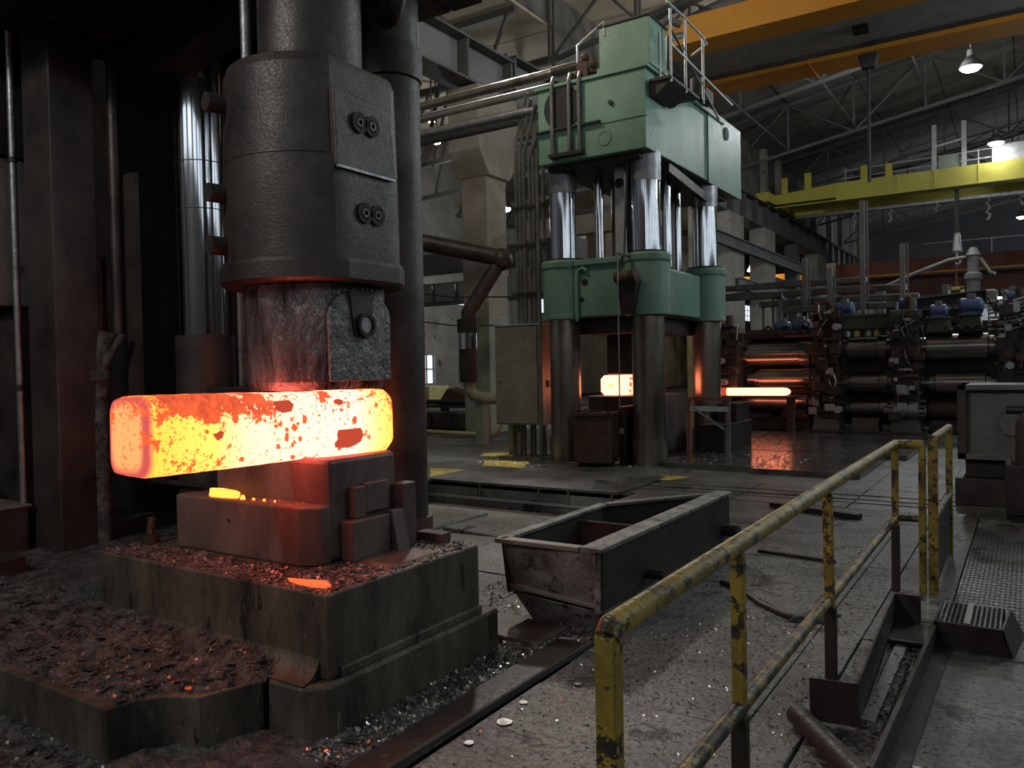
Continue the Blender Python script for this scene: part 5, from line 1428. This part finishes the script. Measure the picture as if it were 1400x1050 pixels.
obj('beam_flange', MB().bar((-2.65, 22, 2.86), (-.85, 22, 3.0), .35, .03), girder_grey, t)
obj('beam_end', MB().box(-.87, -.62, 21.8, 22.2, 2.95, 3.3), grey_paint, t, .06)
obj('beam_prop', MB().box(-2.35, -.95, 21.98, 22.1, 2.55, 2.9), black_steel, t)
solo('mill_back_frame', MB().box(-7.0, .6, 22.4, 22.5, 0, 2.6), black_steel, 'dark plate wall closing the back of the rolling mill', 'frame')
for i, (x0, x1, z, yy) in enumerate(((-7.4, -3.2, 3.9, 27.5), (-7.6, -2.8, 3.55, 27), (-6.6, -3.3, 3.25, 26), (-9.5, -4.5, 4.3, 28.5), (-8.5, -6.1, 3.6, 24))):
    t = thing('cable_tray', ['topmost dark cable tray but one behind the mill', 'long dark cable tray in the middle of the stack behind the mill', 'lowest dark cable tray behind the mill', 'topmost dark cable tray behind the mill', 'short cable tray right of the green press column'][i], 'cable tray', (x0, yy, z), 'cable trays behind the mill')
    obj('tray_floor', MB().box(x0, x1, yy, yy + .4, z, z + .03), press_steel, t)
    obj('tray_side', MB().box(x0, x1, yy - .02, yy, z, z + .14), press_steel, t)
    for xp in (x0 + .05, x1 - .12):
        obj('tray_post', MB().box(xp, xp + .07, yy + .16, yy + .23, 0, z), girder_grey, t)
    obj('tray_cables', MB().tube([(x0, yy + .1, z + .12), ((x0 + x1) / 2, yy + .15, z + .16), (x1, yy + .1, z + .1)], .07, 8), hose_black, t)
for i, (x, yy, z1) in enumerate(((-4.2, 26.5, 6.5), (-3.2, 27.2, 5.2), (-6.0, 27, 5.0), (-5.2, 26.8, 4.6), (-1.9, 25, 3.7))):
    solo('service_post', MB().box(x - .07, x + .07, yy - .57, yy - .43, 0, z1).box(x + .12, x + .16, yy - .52, yy - .48, 0, z1), girder_grey, ['tall double service post behind the mill centre', 'service post right of the tall double one', 'service post behind the first rolls', 'shorter service post behind the first rolls', 'low service post behind the third rolls'][i], 'post', 'service posts behind the mill')
solo('pale_gate_post', MB().box(-6.95, -6.8, 18.5, 18.65, 0, 2.6), yellow_pipe_paint, 'pale yellow post between the green press column and the mill', 'post', bevel=.01)
t = solo('valve_stack', MB().cyl((-6.72, 19.6, 0), (-6.72, 19.6, 2.0), .05, n=10).sphere((-6.72, 19.6, 2.02), .09).sphere((-6.72, 19.6, 1.7), .08), yellow_crane_paint, 'yellow valve stack at the left end of the mill', 'valve')

# ---- jib pipe, mast and far yellow bits behind the mill
t = thing('jib_pipe', 'curved pipe boom rising to a pale mast behind the third rolls', 'boom', (-2.5, 30, 3.5))
obj('boom_arm', MB().tube([(-4.3, 30, 4.15), (-3.2, 30, 4.6), (-2.2, 30, 4.95), (-1.55, 30, 5.02), (-1.3, 30, 4.9), (-1.05, 30, 4.45), (-.9, 30, 4.4)], .07, 10), grey_paint, t)
obj('mast', MB().lathe((-1.52, 30, 0), (0, 0, 1), [(.2, 0), (.2, 4.2), (.26, 4.3), (.26, 4.45), (.17, 4.5), (.17, 5.0), (.22, 5.05), (.1, 5.3)], 16), panel_grey, t)
obj('mast_drop', MB().bar((-4.3, 30, 4.2), (-4.3, 30, 0), .3, .3), girder_grey, t)

# ---- bearing block at the right edge
t = thing('bearing_block', 'dark steel bearing block with recessed face and round hole at the right edge', 'machine', (0, 10.7, 0))
obj('block_base', MB().box(-.72, .7, 10.35, 11.3, 0, .31), press_steel, t, .01)
obj('block_step', MB().box(-.62, .7, 10.45, 11.2, .31, .55), black_steel, t, .01)
bf = obj('block_face', MB().box(-.62, .7, 10.42, 11.2, .55, 1.34), grey_paint, t, .01)
obj('frame_side', MB().box(-.69, -.60, 10.30, 11.2, .53, 1.37), press_steel, bf, .006)
obj('frame_top', MB().box(-.69, .72, 10.30, 11.2, 1.31, 1.37), grey_paint, bf, .006)
obj('frame_bottom', MB().box(-.69, .72, 10.30, 10.5, .53, .60), grey_paint, bf, .006)
obj('hole_ring', MB().lathe((-.155, 10.42, .935), (0, -1, 0), [(.095, 0), (.13, 0), (.13, .06), (.095, .06)], 24), grey_paint, bf)
obj('round_hole', MB().cyl((-.155, 10.419, .935), (-.155, 10.41, .935), .096, n=24), sub_floor, bf)
obj('hinge_lug', MB().cyl((-.22, 10.36, 1.09), (.05, 10.36, 1.09), .045, n=12).sphere((.05, 10.3, 1.16), .06), press_steel, bf)
t = thing('floor_stand', 'black control stand at the right edge in front of the bearing block', 'stand', (-.02, 9.5, 0))
obj('stand_box', MB().box(-.21, .35, 9.38, 9.9, .08, .58), black_steel, t, .012)
obj('stand_foot', MB().box(-.16, .3, 9.42, 9.86, 0, .08), black_steel, t)
obj('stand_column', MB().tube([(-.06, 9.55, .58), (-.06, 9.55, .98), (-.02, 9.55, 1.04), (.1, 9.55, 1.06)], .07, 12), press_steel, t)
obj('stand_lever', MB().cyl((-.18, 9.5, .58), (-.18, 9.5, .64), .03, n=10), bright_steel, t)

# ================================================================ OVERHEAD CRANES
t = thing('orange_crane', 'large orange twin girder overhead crane crossing at the top right', 'crane', (-3, 18, 8.46))
obj('near_girder', MB().box(-6.95, 11, 16.35, 17.12, 8.46, 8.98), orange_paint, t)
obj('near_girder_web', MB().box(-6.95, 11, 16.42, 16.46, 8.98, 9.05), orange_paint, t)
obj('far_girder', MB().box(-7.95, 11, 19.1, 20.0, 8.46, 9.7), orange_paint, t)
obj('walkway_plate', MB().box(-7.4, 11, 17.2, 19.05, 8.62, 8.68), pale_metal, t)
obj('walkway_edge', MB().box(-7.4, 11, 18.98, 19.06, 8.55, 8.66), girder_grey, t)
obj('walkway_edge', MB().box(-7.4, 11, 17.13, 17.2, 8.55, 8.66), girder_grey, t)
for x in (-4.2, .2):
    obj('girder_joint', MB().box(x, x + .03, 19.08, 20.02, 8.44, 9.7), orange_paint, t)
obj('end_carriage', MB().box(-7.4, -6.95, 16.4, 20.0, 8.5, 8.95).box(-7.25, -7.19, 16.6, 16.66, 8.95, roof_z(-7.2)), girder_grey, t)
obj('rope_drum', MB().cyl((-3.05, 18.1, 8.7), (-2.75, 18.1, 8.7), .22, n=18), black_steel, t)
hk = obj('hook_block', MB().hexa([(-3.05, 18.95, 8.05), (-2.78, 18.95, 8.05), (-2.78, 19.15, 8.05), (-3.05, 19.15, 8.05)], [(-3.12, 18.9, 8.35), (-2.7, 18.9, 8.35), (-2.7, 19.2, 8.35), (-3.12, 19.2, 8.35)]), black_steel, t, .03)
obj('hoist_rope', MB().cyl((-2.92, 19.05, 5.6), (-2.92, 19.05, 8.1), .035, n=8), hose_black, hk)

t = thing('yellow_crane', 'yellow overhead travelling crane bridging the far hall', 'crane', (-3, 45, 9.8))
obj('main_girder', MB().box(-8.35, 12, 44.0, 44.9, 10.02, 10.93), yellow_crane_paint, t)
obj('girder_end', MB().hexa([(-11.45, 44.0, 10.2), (-8.35, 44.0, 10.2), (-8.35, 44.9, 10.2), (-11.45, 44.9, 10.2)], [(-11.6, 44.0, 10.68), (-8.35, 44.0, 10.93), (-8.35, 44.9, 10.93), (-11.6, 44.9, 10.68)]), yellow_crane_paint, t)
obj('girder_flange', MB().box(-11.45, 12, 43.93, 44.0, 10.0, 10.06), yellow_crane_paint, t)
obj('rear_girder', MB().box(-11.2, 12, 47.2, 48.0, 9.95, 10.9), yellow_crane_paint, t)
obj('bottom_rail', MB().box(-11.0, 12, 46.9, 47.1, 9.82, 9.98), bright_steel, t)
obj('end_carriage', MB().box(-12.2, -11.5, 43.0, 49.0, 10.24, 10.75), yellow_crane_paint, t)
for x in (-8.35, -5.5, -3.84, -2.0, 0.8):
    obj('girder_seam', MB().box(x, x + .05, 43.96, 44.0, 10.0, 10.93), yellow_crane_paint, t)
for x, z0, z1 in ((-9.79, 10.8, 11.7), (-7.04, 10.93, 11.68), (-5.89, 10.93, 11.6), (-11.0, 10.7, 11.6)):
    obj('buffer_post', MB().box(x - .16, x + .16, 44.1, 44.4, z0, z1), yellow_crane_paint, t, .04)
for z in (11.35, 11.75):
    obj('handrail', MB().bar((-8.2, 44.7, z - .1), (12, 44.7, z + .15), .045, .045), pale_metal, t)
for x in range(-8, 8, 2):
    obj('handrail_post', MB().bar((x, 44.7, 10.9), (x, 44.7, 11.8), .05, .05), pale_metal, t)
obj('gantry_post', MB().box(-3.95, -3.75, 44.2, 44.4, 10.93, 13.15), pale_metal, t)
obj('gantry_post', MB().box(-2.68, -2.48, 44.2, 44.4, 10.93, 13.15), pale_metal, t)
obj('gantry_rung', MB().bar((-3.85, 44.3, 12.1), (-2.6, 44.3, 12.3), .09, .09), pale_metal, t)
obj('electrics_box', MB().box(-3.68, -2.78, 44.3, 44.9, 10.93, 11.62), pale_green, t, .02)
obj('trolley_cabin', MB().box(-1.45, 1.6, 44.5, 46, 10.93, 11.85), pale_metal, t, .03)
for i, (x, n) in enumerate(((-8.0, 6), (-6.2, 6), (-4.0, 4), (-1.7, 9), (-.3, 5))):
    solo('festoon_chain', MB().tube([(x + .10 * math.sin(k * 2.2), 46.99 + .05 * math.cos(k), 9.82 - k * .14) for k in range(n)], .07, 6), pale_metal, ['leftmost cable festoon hanging under the yellow crane', 'second cable festoon from left under the yellow crane', 'short middle cable festoon under the yellow crane', 'longest cable festoon under the yellow crane', 'rightmost cable festoon under the yellow crane'][i], 'festoon', 'festoons under the yellow crane')
t = thing('crane_hook', 'pale hook block hanging from the yellow crane on a long rope', 'hook', (-3.0, 45.5, 6.8))
obj('hook_block', MB().hexa([(-3.2, 45.3, 7.0), (-2.75, 45.3, 7.0), (-2.75, 45.6, 7.0), (-3.2, 45.6, 7.0)], [(-3.12, 45.3, 8.0), (-2.85, 45.3, 8.0), (-2.85, 45.6, 8.0), (-3.12, 45.6, 8.0)]), pale_metal, t, .08)
obj('hoist_rope', MB().box(-3.08, -2.9, 45.4, 45.5, 8.0, 10.9), girder_grey, t)
obj('hook_shank', MB().tube([(-3.0, 45.45, 7.0), (-3.0, 45.45, 6.7), (-2.85, 45.45, 6.55), (-2.95, 45.45, 6.4), (-3.1, 45.45, 6.5)], .07, 8), pale_metal, t)
obj('sling_chain', MB().cyl((-3.03, 45.45, 5.2), (-3.03, 45.45, 6.45), .05, n=6), red_steel, t)
t = thing('yellow_grab', 'small yellow grab frame hanging over the long dark beam', 'grab', (-3.1, 45.4, 4.3))
obj('grab_side', MB().box(-3.45, -3.3, 45.3, 45.5, 4.0, 5.25), yellow_crane_paint, t)
obj('grab_side', MB().box(-2.85, -2.7, 45.3, 45.5, 4.0, 5.25), yellow_crane_paint, t)
obj('grab_top', MB().box(-3.45, -2.7, 45.3, 45.5, 5.15, 5.3), yellow_crane_paint, t)
obj('grab_bar', MB().box(-3.45, -2.7, 45.3, 45.5, 4.3, 4.5), yellow_crane_paint, t)
t = thing('red_crane', 'brick red overhead crane spanning the far end of the hall', 'crane', (-1, 61, 6.6))
obj('near_girder', MB().box(-11.4, 13, 60, 61, 7.55, 8.55), red_crane_paint, t)
obj('lower_girder', MB().box(-11.4, 13, 62.2, 63.2, 6.3, 7.6), red_crane_paint, t)
obj('girder_rail', MB().box(-11.4, 13, 59.95, 60, 7.5, 7.62), orange_paint, t)
for x in range(-4, 8, 2):
    obj('handrail_post', MB().bar((x, 60.2, 8.55), (x, 60.2, 9.5), .06, .06), pale_metal, t)
obj('handrail', MB().bar((-6, 60.2, 9.5), (12, 60.2, 9.5), .06, .06), pale_metal, t)
t = thing('far_orange_crane', 'orange crane glowing in lamp light through the opening in the left row', 'crane', (-17.5, 58, 7.2))
obj('crane_body', MB().box(-19.5, -13, 58, 59.5, 7.3, 8.0), orange_paint, t)
obj('crane_rail', MB().box(-19.5, -13, 57.9, 58, 6.9, 7.1), orange_paint, t)
for x in (-19.3, -13.2):
    obj('crane_hanger', MB().box(x - .06, x + .06, 58.6, 58.75, 8.0, 12.4), girder_grey, t)
    obj('rail_bracket', MB().box(x - .06, x + .06, 57.9, 58.3, 6.95, 7.4), girder_grey, t)
point('far_bay_lamp', (-16.6, 56.6, 8.5), 260, (1.0, 0.85, 0.6), .2)

# ---- lamps
def lamp(x, y, z, label, r=.28, rod=2.0, mat=None):
    t = thing('high_bay_lamp', label, 'lamp', (x, y, z), 'lit high bay lamps')
    obj('lamp_shade', MB().lathe((x, y, z), (0, 0, 1), [(r, 0), (r * 1.02, .02), (r * .75, r * .6), (r * .35, r * 1.1), (r * .3, r * 1.7)], 20), girder_grey, t)
    obj('lamp_lens', MB().lathe((x, y, z - r * .35), (0, 0, 1), [(.01, 0), (r * .6, r * .08), (r * .9, r * .3), (r * .92, r * .4)], 20), mat or lamp_glow, t)
    obj('lamp_rod', MB().cyl((x, y, z + r * 1.6), (x, y, z + rod), .03, n=8), girder_grey, t)


lamp(-1.54, 30, 11.1, 'brightest high bay lamp at the upper right', .34, roof_z(-1.54) - 11.1)
lamp(-1.25, 43.6, 11.7, 'bright lamp just above the yellow crane at right', .36, roof_z(-1.25) - 11.7)
lamp(-.25, 47.6, 8.75, 'lamp at the right edge below the yellow crane', .28, 1.22)
lamp(-18, 27.4, 8.2, 'bright lamp left of the pipe bundle in the left bay', .34, 4.15)
lamp(-18, 23, 9.9, 'lower of two small lamps in the left bay roof', .16, 2.45, lamp_warm)
lamp(-17.9, 22.6, 10.55, 'upper of two small lamps in the left bay roof', .14, 1.8, lamp_warm)
lamp(-1.6, 62.6, 5.8, 'lamp far behind the mill below the red crane', .3, .52)
lamp(-16.6, 57.0, 8.3, 'small lamp above the orange crane in the opening', .25, 4.05, lamp_warm)
point('left_bay_light', (-18, 26.5, 7.4), 330, (0.9, 0.96, 1.0), .3)
point('far_hall_light', (2.5, 66, 6.0), 1800, (0.8, 0.9, 1.0), .4)
point('far_hall_light', (-1.2, 43.0, 11.2), 35, (0.93, 0.97, 1.0), .3)
# far lit building front beyond the mill
t = thing('far_office', 'pale panelled office front glimpsed at the far right of the hall', 'building', (3, 72, 0))
for k in range(7):
    obj('wall_panel', MB().box(-5 + k * 2.4, -2.7 + k * 2.4, 72, 72.2, 0, 5.6), pale_metal, t, .02)
obj('office_fascia', MB().box(-5, 12, 71.8, 72.2, 5.6, 6.2), grey_paint, t)
